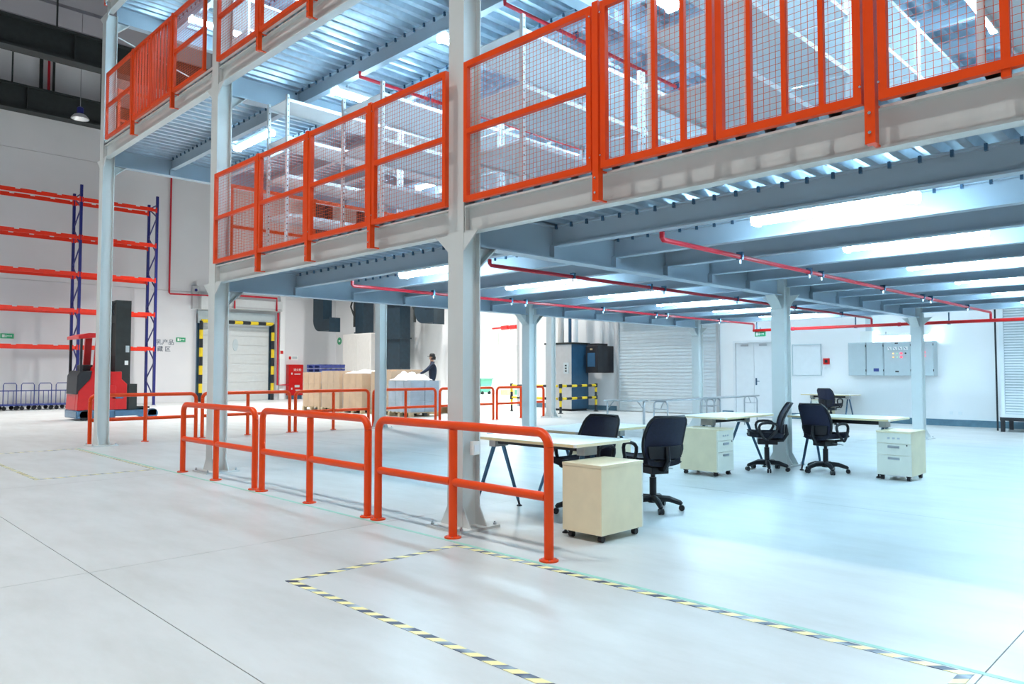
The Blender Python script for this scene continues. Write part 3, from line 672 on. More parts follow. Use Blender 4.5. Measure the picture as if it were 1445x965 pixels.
# electrical cabinets
XC = XW - .32
CB = [(8.23, 7.75, 'leftmost grey electrical cabinet on the far wall'), (7.74, 7.29, 'narrow grey electrical cabinet with a small blue plate'), (7.28, 6.60, 'grey electrical cabinet with meters and coloured lamps'), (6.59, 6.05, 'grey electrical cabinet right of the rear column with two red lamps')]
for k, (b, a, lab) in enumerate(CB):
    o = (XW, (a + b) / 2, 1.32); t = thing('electrical_cabinet', lab, 'cabinet', o, 0, 'electrical cabinets')
    MB(o).box(XC, a, 1.31, XW, b, 2.23).build('body', 'cabinet_grey', t)
    d = MB(o).box(XC - .018, a + .012, 1.325, XC, b - .012, 2.215).build('door', 'cabinet_grey', t, .004)
    for z in (1.42, 2.10): MB(o).box(XC - .026, a - .004, z, XC - .01, a + .012, z + .06).build('hinge', 'dark_steel', d)
    if k == 1: MB(o).box(XC - .021, a + .12, 1.42, XC - .018, a + .26, 1.51).build('name_plate', 'blue_cart', d)
    if k == 2:
        MB(o).box(XC - .025, 6.9, 1.40, XC - .018, 6.99, 1.44).build('latch', 'dark_steel', d); MB(o).box(XC - .025, 6.91, 2.17, XC - .018, 6.99, 2.20).build('latch', 'dark_steel', d)
        for q in range(4):
            y = 7.12 - q * .135; g = MB(o).box(XC - .035, y - .05, 2.0, XC - .018, y + .05, 2.09).build('meter', 'white_mark', d)
            MB(o).bar((XC - .037, y - .02, 2.015), (XC - .037, y + .03, 2.075), .012).build('needle', 'navy', g)
        for y, zz, m in ((7.03, 1.91, 'lamp_amber'), (7.03, 1.81, 'lamp_amber'), (6.93, 1.91, 'lamp_green'), (6.93, 1.81, 'lamp_green'), (6.83, 1.91, 'lamp_red'), (6.83, 1.81, 'lamp_red'), (6.72, 1.91, 'dark_steel')):
            MB(o).tube([(XC - .018, y, zz), (XC - .05, y, zz)], .03 if m == 'lamp_red' else .02, 10).build('indicator_lamp', m, d)
    if k == 3:
        for zz in (1.93, 1.83): MB(o).tube([(XC - .018, 6.27, zz), (XC - .05, 6.27, zz)], .034, 10).build('indicator_lamp', 'lamp_red', d)
o = (XW, 6.9, 2.4); t = thing('cable_duct', 'pale cable duct rising above the electrical cabinets', 'duct', o)
MB(o).box(XW - .18, 7.62, 2.23, XW, 7.95, 2.55).build('junction', 'desk_white', t); MB(o).box(XW - .12, 7.66, 2.55, XW, 7.82, 4.5).build('riser', 'cabinet_grey', t)
light(XW - .081, 6.85, 2.36, 90, 'lit fluorescent tube on top of the electrical cabinets', 'wall tubes')
# louvred unit at the right edge
XL = 20.6; o = (XL, 4.2, 0); t = thing('louvred_unit', 'large white louvred cabinet on dark legs at the right edge', 'cabinet', o)
YL = 4.36
MB(o).box(XL + .03, YL - 3, .36, XL + .9, YL - .03, 3.0).build('body', 'cabinet_grey', t)
MB(o).box(XL, YL - .08, .34, XL + .06, YL, 3.05).box(XL, YL - 3.02, .34, XL + .06, YL - 2.94, 3.05).box(XL, YL - 2.94, .34, XL + .06, YL - .08, .42).box(XL, YL - 2.94, 2.97, XL + .06, YL - .08, 3.05).build('frame', 'louvre', t)
for i in range(41):
    z = .43 + .0622 * i; MB(o).add([(XL + .05, YL - .09, z + .062), (XL + .05, YL - 2.93, z + .062), (XL + .0, YL - 2.93, z + .008), (XL + .0, YL - .09, z + .008), (XL + .056, YL - .09, z + .056), (XL + .056, YL - 2.93, z + .056), (XL + .006, YL - 2.93, z + .002), (XL + .006, YL - .09, z + .002)],
        [(0, 3, 2, 1), (4, 5, 6, 7), (0, 1, 5, 4), (1, 2, 6, 5), (2, 3, 7, 6), (3, 0, 4, 7)]).build('slat', 'louvre', t)
MB(o).box(XL - .01, YL - 3.02, .26, XL + .95, YL + .03, .34).build('base_frame', 'black', t)
for x in (XL + .03, XL + .88):
    for y in (YL - .02, YL - 1.5, YL - 2.95): MB(o).box(x - .04, y - .04, 0, x + .04, y + .04, .26).build('leg', 'black', t)
tag(MB((XL, 4.45, 0)).tube([(XL - .0, 4.44, .02), (XL - .0, 4.44, 3.6)], .02, 8).build('conduit', 'black'), 'dark vertical conduit beside the louvred cabinet', 'conduit')
for y, nm in ((5.55, 'right'), (5.75, 'left')): tag(MB((XW, y, .3)).box(XW - .012, y - .04, .3, XW, y + .04, .38).build('wall_socket', 'louvre'), f'small white wall socket above the skirting, the {nm} one of a pair', 'socket', 'wall sockets')
tag(MB((XW, 16.85, 1.5)).box(XW - .03, 16.78, 1.42, XW, 16.92, 1.62).build('wall_switch', 'comp_grey'), 'grey wall switch left of the roller shutter', 'switch')
# exit signs
def exit_sign(c, axis, w_, h_, lab, hang=0):
    t = thing('exit_sign', lab, 'sign', c, 0, 'green exit signs')
    def bx(u0, z0, u1, z1, d0, d1): return MB().box(-d1, u0, z0, -d0, u1, z1) if axis == 'x' else MB().box(u0, -d1, z0, u1, -d0, z1)
    bx(-w_ / 2, -h_ / 2, w_ / 2, h_ / 2, 0, .04).build('case', 'green', t)
    s = -1 if axis == 'x' else 1
    def pt(u0, z0, u1, z1): bx(min(s * u0 * w_, s * u1 * w_), z0 * h_, max(s * u0 * w_, s * u1 * w_), z1 * h_, .04, .043).build('pictogram', 'white_mark', t)
    pt(-.38, -.3, -.18, .3); pt(-.02, -.05, .3, .08); pt(.28, -.14, .36, .17); pt(-.12, .1, -.06, .25); pt(-.13, -.28, -.05, .08)
    if hang: MB().tube([(-.02, 0, h_ / 2), (-.02, 0, h_ / 2 + hang)], .01, 6).build('hanger', 'tube_blue', t)
exit_sign((17.6, 8.85, 2.36), 'x', .28, .12, 'small green exit sign hanging at the end of the red main pipe', .1)
exit_sign((13.58, YW, 2.93), 'y', .42, .2, 'green exit sign on the left wall next to the wall lettering')
exit_sign((6.7, YW, 2.87), 'y', .46, .2, 'green exit sign on the left wall behind the pallet rack')
t = thing('round_sign', 'round green and white sign on the wall below the left duct elbow', 'sign', (XW, 35.4, 3.1))
MB().tube([(0, 0, 0), (-.02, 0, 0)], .2, 18).build('plate', 'green', t); MB().box(-.024, -.1, -.05, -.02, .06, .05).build('pictogram', 'white_mark', t)
# ------------------------------------------------------------------ lettering
def text(s, loc, rot, size, m, lab=None, cat=None, parent=None, name='lettering'):
    c = bpy.data.curves.new(name, 'FONT'); c.body = s; c.size = size; c.extrude = .003; c.align_x = 'CENTER'; c.align_y = 'CENTER'
    o = bpy.data.objects.new(name, c); COL.objects.link(o); o.location = loc; o.rotation_euler = rot; c.materials.append(M[m])
    dg = bpy.context.evaluated_depsgraph_get(); me = bpy.data.meshes.new_from_object(o.evaluated_get(dg)); bpy.data.objects.remove(o)
    o = bpy.data.objects.new(name, me); COL.objects.link(o); o.location = loc; o.rotation_euler = rot
    if not me.materials: me.materials.append(M[m])
    if parent: o.parent = parent
    if lab: tag(o, lab, cat)
    return o
RY = (R(90), 0, 0); RX = (R(90), 0, R(-90))
text('乳产品', (12.88, YW - .006, 2.78), RY, .27, 'text_dark', 'dark lettering on the left wall, upper line, right of the rack', 'lettering')
text('藏 区', (12.83, YW - .006, 2.47), RY, .27, 'text_dark', 'dark lettering on the left wall, lower line, right of the rack', 'lettering')
# ------------------------------------------------------------------ left wall: dock door, hydrant, pipes
Y0 = YW; o = (16.2, Y0, 0); t = struct(thing('door_2', 'grey dock door with a yellow and black striped tube frame', 'door', o))
for i in range(8): MB(o).box(14.55, Y0 - .07, .01 + .455 * i, 17.95, Y0 - .02, .455 + .455 * i).build('door_panel', 'dock_grey', t)
MB(o).box(14.3, Y0 - .12, 0, 14.5, Y0, 4.2).box(17.98, Y0 - .12, 0, 18.18, Y0, 4.2).build('jamb', 'tube_blue', t)
MB(o).box(14.3, Y0 - .25, 3.75, 18.18, Y0, 4.35).build('roller_housing', 'cabinet_grey', t)
v = MB().lathe([(.30, -.012), (.30, .0)], 20).build('vision_panel', 'cabinet_grey', t); v.rotation_euler = (R(90), 0, 0); v.location = (-.0, -.085, 2.75); v.scale = (.45, 1, 1)
o2 = (16.2, Y0 - .3, 0); t = thing('striped_door_frame', 'yellow and black striped tube frame around the dock door', 'door guard', o2)
def striped(mb_o, pts, r_, par, seg=.36, off=0):
    pts = [Vector(p) for p in pts]; k = off
    for a, b in zip(pts[:-1], pts[1:]):
        n = max(1, round((b - a).length / seg))
        for i in range(n):
            p, q = a.lerp(b, i / n), a.lerp(b, (i + 1) / n)
            MB(mb_o).tube([p, q], r_, 10).build('stripe', 'yellow' if k % 2 else 'hblack', par); k += 1
yq = Y0 - .3
striped(o2, [(14.42, yq, 0), (14.42, yq, 3.85), (18.06, yq, 3.85), (18.06, yq, 0)], .085, t, .42)
o = (17.3, Y0, 5); t = thing('air_curtain', 'long pale air curtain above the dock door', 'air curtain', o)
MB(o).box(15.3, Y0 - .5, 4.5, 18.48, Y0, 5.02).build('casing', 'dock_grey', t, .03); MB(o).box(15.5, Y0 - .52, 4.55, 18.4, Y0 - .5, 4.62).build('grille', 'comp_grey', t)
o = (14.4, Y0, 4.9); t = thing('heater_unit', 'grey box unit left of the dock door top', 'heater', o)
MB(o).box(14.02, Y0 - .25, 4.42, 14.3, Y0, 5.5).build('bracket', 'comp_grey', t); MB(o).box(14.3, Y0 - .55, 4.38, 14.85, Y0 - .02, 5.02).build('casing', 'dock_grey', t, .02); MB(o).tube([(14.16, Y0 - .27, 5.3), (14.16, Y0 - .25, 5.3)], .07, 10).build('knob', 'navy', t)
tag(MB((13.0, Y0, 7)).tube([(12.98, Y0 - .12, 11.0), (12.98, Y0 - .12, 5.1), (13.02, Y0 - .12, 5.05), (14.9, Y0 - .62, 5.05), (14.9, Y0 - .62, 4.45)], .04, 8).build('wall_pipe', 'pipe_red'), 'red pipe dropping down the left wall then turning right', 'pipe')
tag(MB((16.1, Y0, 5)).tube([(15.9, Y0 - .6, 4.5), (15.9, Y0 - .6, 5.15), (18.1, Y0 - .6, 5.15), (18.1, Y0 - .6, 4.5)], .05, 8).build('wall_pipe', 'pipe_red'), 'red pipe loop in front of the air curtain', 'pipe')
tag(MB((18.3, Y0, 1)).tube([(18.35, Y0 - .28, 4.45), (18.35, Y0 - .28, .75), (18.96, Y0 - .28, .75)], .05, 8).build('wall_pipe', 'pipe_red'), 'red pipe running down beside the dock door to the hydrant cabinet', 'pipe')
tag(MB((18.6, Y0, 0)).box(18.5, Y0 - .22, 0, 18.78, Y0, 7).build('pilaster', 'white_wall'), 'white wall pilaster between dock door and hydrant cabinet', 'pilaster')
o = (19.4, Y0 - .2, 0); t = thing('hydrant_cabinet', 'dark red fire hydrant cabinet with white lettering', 'cabinet', o)
MB(o).box(18.97, Y0 - .3, .2, 19.8, Y0, 1.8).build('case', 'red', t, .01); d = MB(o).box(19.0, Y0 - .315, .23, 19.77, Y0 - .3, 1.77).build('door', 'red', t)
MB(o).box(19.05, Y0 - .3, 0, 19.72, Y0 - .05, .2).build('plinth', 'tube_blue', t)
text('消火栓', (.05, -.117, 1.52), RY, .15, 'white_mark', parent=t)
for x0, z0, x1, z1 in ((19.28, 1.28, 19.62, 1.33), (19.1, 1.28, 19.17, 1.38), (19.3, .62, 19.58, .74), (19.35, .44, 19.6, .50), (19.1, .5, 19.17, .6)): MB(o).box(x0, Y0 - .318, z0, x1, Y0 - .315, z1).build('notice', 'dock_grey', d)
t = thing('wall_notice', 'small notice with a red mark above the hydrant cabinet', 'notice', (19.35, Y0, 2.15)); MB().box(-.28, -.01, -.12, .28, 0, .12).build('plate', 'white_mark', t); MB().box(-.24, -.013, -.08, -.1, -.01, .08).build('mark', 'red', t); MB().box(-.04, -.013, -.05, .24, -.01, .08).build('print', 'cabinet_grey', t)
t = thing('wall_notice', 'small notice beside the red pipe right of the dock door', 'notice', (18.6, Y0 - .22, 2.35)); MB().box(-.12, -.01, -.25, .12, 0, .25).build('plate', 'white_mark', t); MB().box(-.08, -.013, .0, .08, -.01, .16).build('mark', 'red', t)
# ------------------------------------------------------------------ pallet rack
YF, YB = 33.5, 34.5; UX = [2.85, 5.76, 8.68, 11.62]
for k, x in enumerate(UX[1:]):
    o = (x, YF, 0); t = thing('rack_frame', ['navy rack frame at the left edge of the picture', 'navy rack frame left of the leftmost column', 'navy rack frame at the right end of the pallet rack'][k], 'rack frame', o, 0, 'navy rack frames')
    for y in (YF, YB): MB(o).box(x - .05, y - .045, 0, x + .05, y + .045, 9.0 if y == YF else 8.8).build('upright', 'navy', t); MB(o).box(x - .08, y - .08, 0, x + .08, y + .08, .012).build('foot_plate', 'navy', t)
    z = .3; q = 0
    while z < 8.6:
        z2 = min(8.6, z + .78); a, b = (YF, YB) if q % 2 == 0 else (YB, YF); MB(o).bar((x, a, z), (x, b, z2), .04).build('lacing', 'navy', t); z = z2; q += 1
    MB(o).bar((x, YF, 8.62), (x, YB, 8.62), .04).build('lacing', 'navy', t)
BZ = [2.40, 3.87, 5.35, 6.85, 8.40]
for bi in range(2):
    x0, x1 = UX[1 + bi] + .05, UX[2 + bi] - .05
    for k, z in enumerate(BZ):
        for y, nm in ((YF, 'front'), (YB, 'rear')):
            o = (x0, y, z); t = thing('rack_beam', f'{nm} orange rack beam, {ordinal(k)} level from the floor, {"right" if bi else "left"} bay', 'rack beam', o, 0, 'orange rack beams')
            MB(o).box(x0, y - .025, z - .07, x1, y + .025, z + .045).build('beam', 'rack_orange', t)
            for q in range(4):
                a = x0 + (x1 - x0) * (q + .08) / 4; MB(o).box(a, y - .03, z + .045, a + (x1 - x0) * .19, y + .03, z + .085).build('stop', 'rack_orange', t)
            for x in (x0, x1): MB(o).box(x - .03, y - .06, z - .11, x + .03, y - .02, z + .1).build('end_connector', 'rack_orange', t)
# blue hand carts
for k in range(5):
    x = 5.35 + .56 * k; o = (x, 32.5, 0); t = thing('hand_cart', f'blue tubular hand cart under the rack, {ordinal(4 - k)} from the right', 'cart', o, 0, 'blue hand carts')
    MB(o).tube([(x + .05, 32.2, .2), (x + .05, 32.2, .93), (x + .09, 32.2, 1.0), (x + .42, 32.2, 1.0), (x + .46, 32.2, .93), (x + .46, 32.2, .2)], .016, 6).build('handle', 'blue_cart', t)
    MB(o).box(x, 32.15, .17, x + .55, 33.1, .22).build('platform', 'blue_cart', t); MB(o).bar((x, 32.2, .72), (x + .55, 32.2, .72), .04).build('rail', 'blue_cart', t)
    for q in (.2, .36): MB(o).tube([(x + q, 32.2, .2), (x + q, 32.2, .72)], .012, 6).build('upright', 'blue_cart', t)
    for q in (.09, .46):
        for y in (32.25, 33.0): MB(o).tube([(x + q, y - .02, .075), (x + q, y + .02, .075)], .075, 10).bar((x + q, y, .1), (x + q, y, .18), .04).build('wheel', 'black', t)
# ------------------------------------------------------------------ reach truck (faces +x)
o = (6.2, 24.3, 0); t = thing('reach_truck', 'red and black reach truck behind the leftmost column', 'forklift', o)
ya, yb = 23.95, 25.15
MB(o).box(6.2, ya, .06, 7.25, yb, .30).build('chassis', 'tube_blue', t, .03)
MB(o).prism([(6.22, .30), (7.25, .30), (7.25, 1.0), (6.95, 1.05), (6.82, 1.6), (6.62, 1.55), (6.55, 1.2), (6.38, 1.0), (6.25, .85)], 'y', ya, ya + .25).build('side_panel', 'red', t, .02)
MB(o).prism([(6.22, .30), (7.25, .30), (7.25, 1.0), (6.4, 1.0), (6.25, .85)], 'y', ya + .25, yb).build('body', 'red', t, .02)
MB(o).prism([(6.2, .75), (6.55, .95), (6.62, 1.45), (6.3, 1.45), (6.22, 1.3)], 'y', ya + .02, yb - .1).build('seat_console', 'black', t, .03)
MB(o).box(6.42, ya + .3, 1.45, 6.7, yb - .3, 1.62).build('backrest', 'black', t, .03)
MB(o).prism([(6.62, 1.5), (6.82, 1.5), (6.88, 2.5), (6.70, 2.5)], 'y', ya, ya + .1).build('guard_post', 'red', t); MB(o).prism([(6.62, 1.0), (6.82, 1.0), (6.88, 2.5), (6.70, 2.5)], 'y', yb - .1, yb).build('guard_post', 'red', t)
for y in (ya + .03, yb - .09): MB(o).box(6.28, y, 1.3, 6.34, y + .06, 2.42).build('guard_post', 'black', t)
MB(o).prism([(6.22, 2.36), (6.9, 2.44), (6.9, 2.54), (6.5, 2.54), (6.22, 2.46)], 'y', ya, yb).build('overhead_guard', 'red', t, .01)
MB(o).prism([(7.1, .3), (7.55, .3), (7.55, 1.05), (7.4, 1.2), (7.4, 1.42), (7.1, 1.42)], 'y', ya + .02, yb - .02).build('battery_cover', 'red', t, .015)
MB(o).box(7.15, ya + .0, .62, 7.45, ya + .02, .68).build('badge', 'tube_blue', t)
for y in (ya + .12, yb - .3): MB(o).box(7.24, y, .3, 7.66, y + .18, 3.56).build('mast_rail', 'dark_steel', t)
for z in (.9, 1.9, 2.9, 3.45): MB(o).box(7.3, ya + .28, z, 7.6, yb - .28, z + .12).build('mast_crossbar', 'dark_steel', t)
MB(o).box(7.34, ya + .35, .3, 7.56, yb - .35, 3.3).build('lift_cylinder', 'dark_steel', t)
MB(o).tube([(7.2, ya + .2, 3.1), (7.14, ya + .2, 3.3), (7.2, ya + .2, 3.48), (7.3, ya + .2, 3.45)], .03, 6).build('hose', 'black', t)
MB(o).box(7.62, ya + .1, .28, 7.86, yb - .1, 1.05).build('fork_carriage', 'dark_steel', t)
for y in (ya + .3, yb - .42): MB(o).box(7.86, y, .3, 8.3, y + .12, .35).build('fork', 'dark_steel', t)
for y in (ya, yb - .16): MB(o).box(7.2, y, .1, 8.4, y + .16, .27).tube([(8.3, y, .15), (8.3, y + .16, .15)], .15, 14).build('straddle_leg', 'tube_blue', t)
MB(o).box(7.5, ya + .115, 1.62, 7.6, ya + .12, 1.75).build('decal', 'white_mark', t); MB(o).box(7.52, ya + .115, 2.0, 7.62, ya + .12, 2.2).build('decal', 'cabinet_grey', t)
MB(o).tube([(6.45, ya + .0, .16), (6.45, ya + .2, .16)], .16, 14).build('wheel', 'black', t)
# ------------------------------------------------------------------ pallets and wrapped loads
def pallet(x, y, lab):
    o = (x, y, 0); t = thing('pallet', lab, 'pallet', o, 0, 'wooden pallets')
    for q in range(3):
        for p in range(3): MB().box(p * .53, q * .55, .02, p * .53 + .14, q * .55 + .1, .12).build('block', 'wood' if p != 1 else 'hblack', t)
    for p in range(6): MB().box(0, p * .216, .12, 1.2, p * .216 + .12, .15).build('deck_board', 'wood', t)
    for q in range(3): MB().box(0, q * .55, 0, 1.2, q * .55 + .1, .02).build('bottom_board', 'wood', t)
LO = [(14.05, 24.05, 'carton', 1.25, 'brown wrapped cartons on a pallet, leftmost load', 'leftmost'), (14.05, 22.72, 'carton2', 1.3, 'brown wrapped cartons on a pallet, second load from the left', 'second from left'), (14.1, 21.38, 'carton', 1.2, 'brown cartons under white film just left of the tall column', 'third from left'),
      (14.3, 19.98, 'carton2', 1.28, 'brown wrapped cartons on a pallet behind the tall column', 'fourth from left'), (14.05, 18.62, 'grey_load', .98, 'grey blue load wrapped in shiny film, rightmost pallet', 'rightmost'), (15.7, 21.6, 'carton', 1.35, 'brown wrapped cartons in the rear row behind the tall column', 'rear')]
for x, y, m, H, lab, nm in LO:
    pallet(x, y, f'wooden pallet under the {nm} wrapped load')
    o = (x, y, .15); t = thing('wrapped_load', lab, 'load', o, 0, 'wrapped loads on pallets'); n = 3
    for a in range(2):
        for b in range(3):
            for c in range(n):
                e = .004 + random.random() * .008
                MB().box(.02 + a * .58 + e, .02 + b * .39 + e, c * H / n + .001, .02 + a * .58 + .57 - e * .5, .02 + b * .39 + .385 - e * .5, (c + 1) * H / n - .004).build('carton', m, t)
    MB().add([(0, 0, 0), (1.2, 0, 0), (1.2, 1.2, 0), (0, 1.2, 0), (.0, 0, H + .01), (1.2, 0, H + .01), (1.2, 1.2, H + .01), (0, 1.2, H + .01)], [(4, 5, 6, 7), (0, 1, 5, 4), (1, 2, 6, 5), (2, 3, 7, 6), (3, 0, 4, 7)]).build('stretch_film', 'film', t)
def heap(x0, y0, x1, y1, z, h, lab, sd):
    rnd = random.Random(sd); pk = [(rnd.random(), rnd.random(), rnd.uniform(.08, .2), rnd.uniform(.4, 1)) for _ in range(9)]
    def fn(u, v):
        e = min(1, 5 * min(u, 1 - u, v, 1 - v)); s = max([a * math.exp(-((u - p) ** 2 + (v - q) ** 2) / (2 * r_ * r_)) for p, q, r_, a in pk])
        return (x0 + (x1 - x0) * u, y0 + (y1 - y0) * v, z + .01 + e * h * (.25 + .75 * s) + .02 * e * math.sin(23 * u + 5 * v) * math.cos(17 * v - 4 * u))
    tag(MB((x0, y0, z)).grid(fn, 26, 26, (0, 0, -.008)).build('plastic_sheet', 'film_heap'), lab, 'plastic sheet')
heap(14.08, 18.95, 15.2, 19.8, 1.145, .30, 'crumpled white plastic sheet heaped on the grey wrapped load', 3)
heap(14.15, 21.42, 15.2, 22.5, 1.365, .12, 'crumpled white plastic sheet on the third wrapped load', 5)
o = (14.6, 17.2, 0)
# grey film roll load drape
t = thing('wire_trolley', 'grey wire trolley between hydrant cabinet and wrapped cartons', 'trolley', (16.3, 27.9, 0))
for x in (0, 1.0):
    for y in (0, .7): MB().tube([(x, y, .1), (x, y, 1.75)], .02, 6).build('post', 'steel', t); MB().tube([(x, y - .02, .06), (x, y + .02, .06)], .06, 10).build('caster', 'black', t)
for z in (.25, .75, 1.25, 1.7): MB().tube([(0, 0, z), (1, 0, z), (1, .7, z), (0, .7, z)], .014, 6, closed=True).build('rail', 'steel', t)
for k, z in enumerate((1.415, 1.56)):
    t = thing('plastic_pallet', ['dark blue plastic pallet lying on the leftmost wrapped load', 'upper dark blue plastic pallet on the leftmost wrapped load'][k], 'pallet', (14.15, 24.1, z), 0, 'blue plastic pallets')
    for q in range(3): MB().box(0, q * .45, 0, 1.0, q * .45 + .12, .09).build('runner', 'blue_cart', t)
    for q in range(5): MB().box(q * .22, 0, .09, q * .22 + .13, 1.02, .125).build('deck_slat', 'blue_cart', t)
# ------------------------------------------------------------------ ducts on the far wall
def duct(name, pieces, lab):
    t = thing(name, lab, 'duct', pieces[0][1]); o = t.location
    for nm, _, mb, m in pieces: mb_ = mb(o); mb_.build(nm, m, t)
def elbow(xa, xb, ya, yb, yout, zb, zt, ztop, lab):
    """vertical duct between ya..yb (ya smaller), bending at the bottom towards -y to yout; outlet between zb and zt"""
    t = thing('duct_elbow', lab, 'duct', ((xa + xb) / 2, yb, zb)); o = t.location; h = zt - zb; rr = min(yb - ya, h) * 1.0
    pts = [(yb, ztop)] + [(yb - rr + rr * math.cos(R(a)), zb + rr - rr * math.sin(R(a))) for a in range(0, 91, 10)] + [(yout, zb), (yout, zt), (ya, zt), (ya, ztop)]
    MB(o).prism(pts, 'x', xa, xb).build('bend', 'duct', t)
    MB(o).box(xa - .06, yout - .05, zb - .06, xb + .06, yout, zt + .06).build('outlet_flange', 'duct', t)
elbow(19.45, 19.95, 33.0, 33.95, 32.35, 3.46, 4.05, ZR, 'dark duct elbow near the wall corner, turning right')
elbow(20.7, 21.2, 26.4, 27.15, 25.75, 3.6, 4.2, ZR, 'dark duct elbow above the person, turning right')
for k, (ya, yb, zb, lab) in enumerate(((31.0, 31.7, 3.32, 'dark vertical duct on top of the beige unit'), (28.0, 29.35, 1.35, 'wide dark vertical duct right of the tall column'))):
    o = (20.8, (ya + yb) / 2, zb); t = thing('vertical_duct', lab, 'duct', o); MB(o).box(20.5, ya, zb, 21.1, yb, ZR).build('trunk', 'duct', t)
    for z in (zb, zb + 1.6, zb + 3.2): MB(o).box(20.45, ya - .05, z, 21.15, yb + .05, z + .06).build('flange', 'duct', t)
    MB(o).box(20.5, ya - .16, zb, 21.0, ya, zb + .3).build('damper', 'duct', t) if k else None
for k, (y, lab) in enumerate(((32.4, 'dark duct wall bracket left of the beige unit'), (27.4, 'dark duct wall bracket beside the wide duct'))):
    o = (20.9, y, 4.2); t = thing('duct_bracket', lab, 'bracket', o, 0, 'duct brackets'); MB(o).bar((20.9, y, 3.7), (20.9, y, 6.5), .09).build('upright', 'dark_steel', t); MB(o).bar((20.9, y, 4.2), (20.9, y + .35, 4.75), .06).build('strut', 'dark_steel', t); MB(o).bar((20.9, y, 5.4), (20.9, y + .35, 4.75), .06).build('strut', 'dark_steel', t); MB(o).bar((20.9, y, 4.0), (XW, y, 4.0), .06).build('arm', 'dark_steel', t)
o = (20.8, 31, 0); t = thing('air_unit', 'beige air handling unit behind the wrapped cartons', 'air unit', o)
MB(o).box(20.2, 29.9, 0, 21.3, 32.35, 3.28).build('casing', 'ahu', t, .02)
for a, b in ((29.95, 31.1), (31.15, 32.3)): MB(o).box(20.18, a, .2, 20.2, b, 3.1).build('access_panel', 'ahu', t)
# low stand behind the rightmost load, person on it
t = thing('step_platform', 'low wooden step behind the grey wrapped load', 'step', (15.75, 19.55, 0)); MB().box(0, 0, .24, .9, .8, .27).build('top_board', 'wood', t)
for x in (0, .82): MB().box(x, 0, 0, x + .08, .8, .24).build('side_board', 'wood', t)
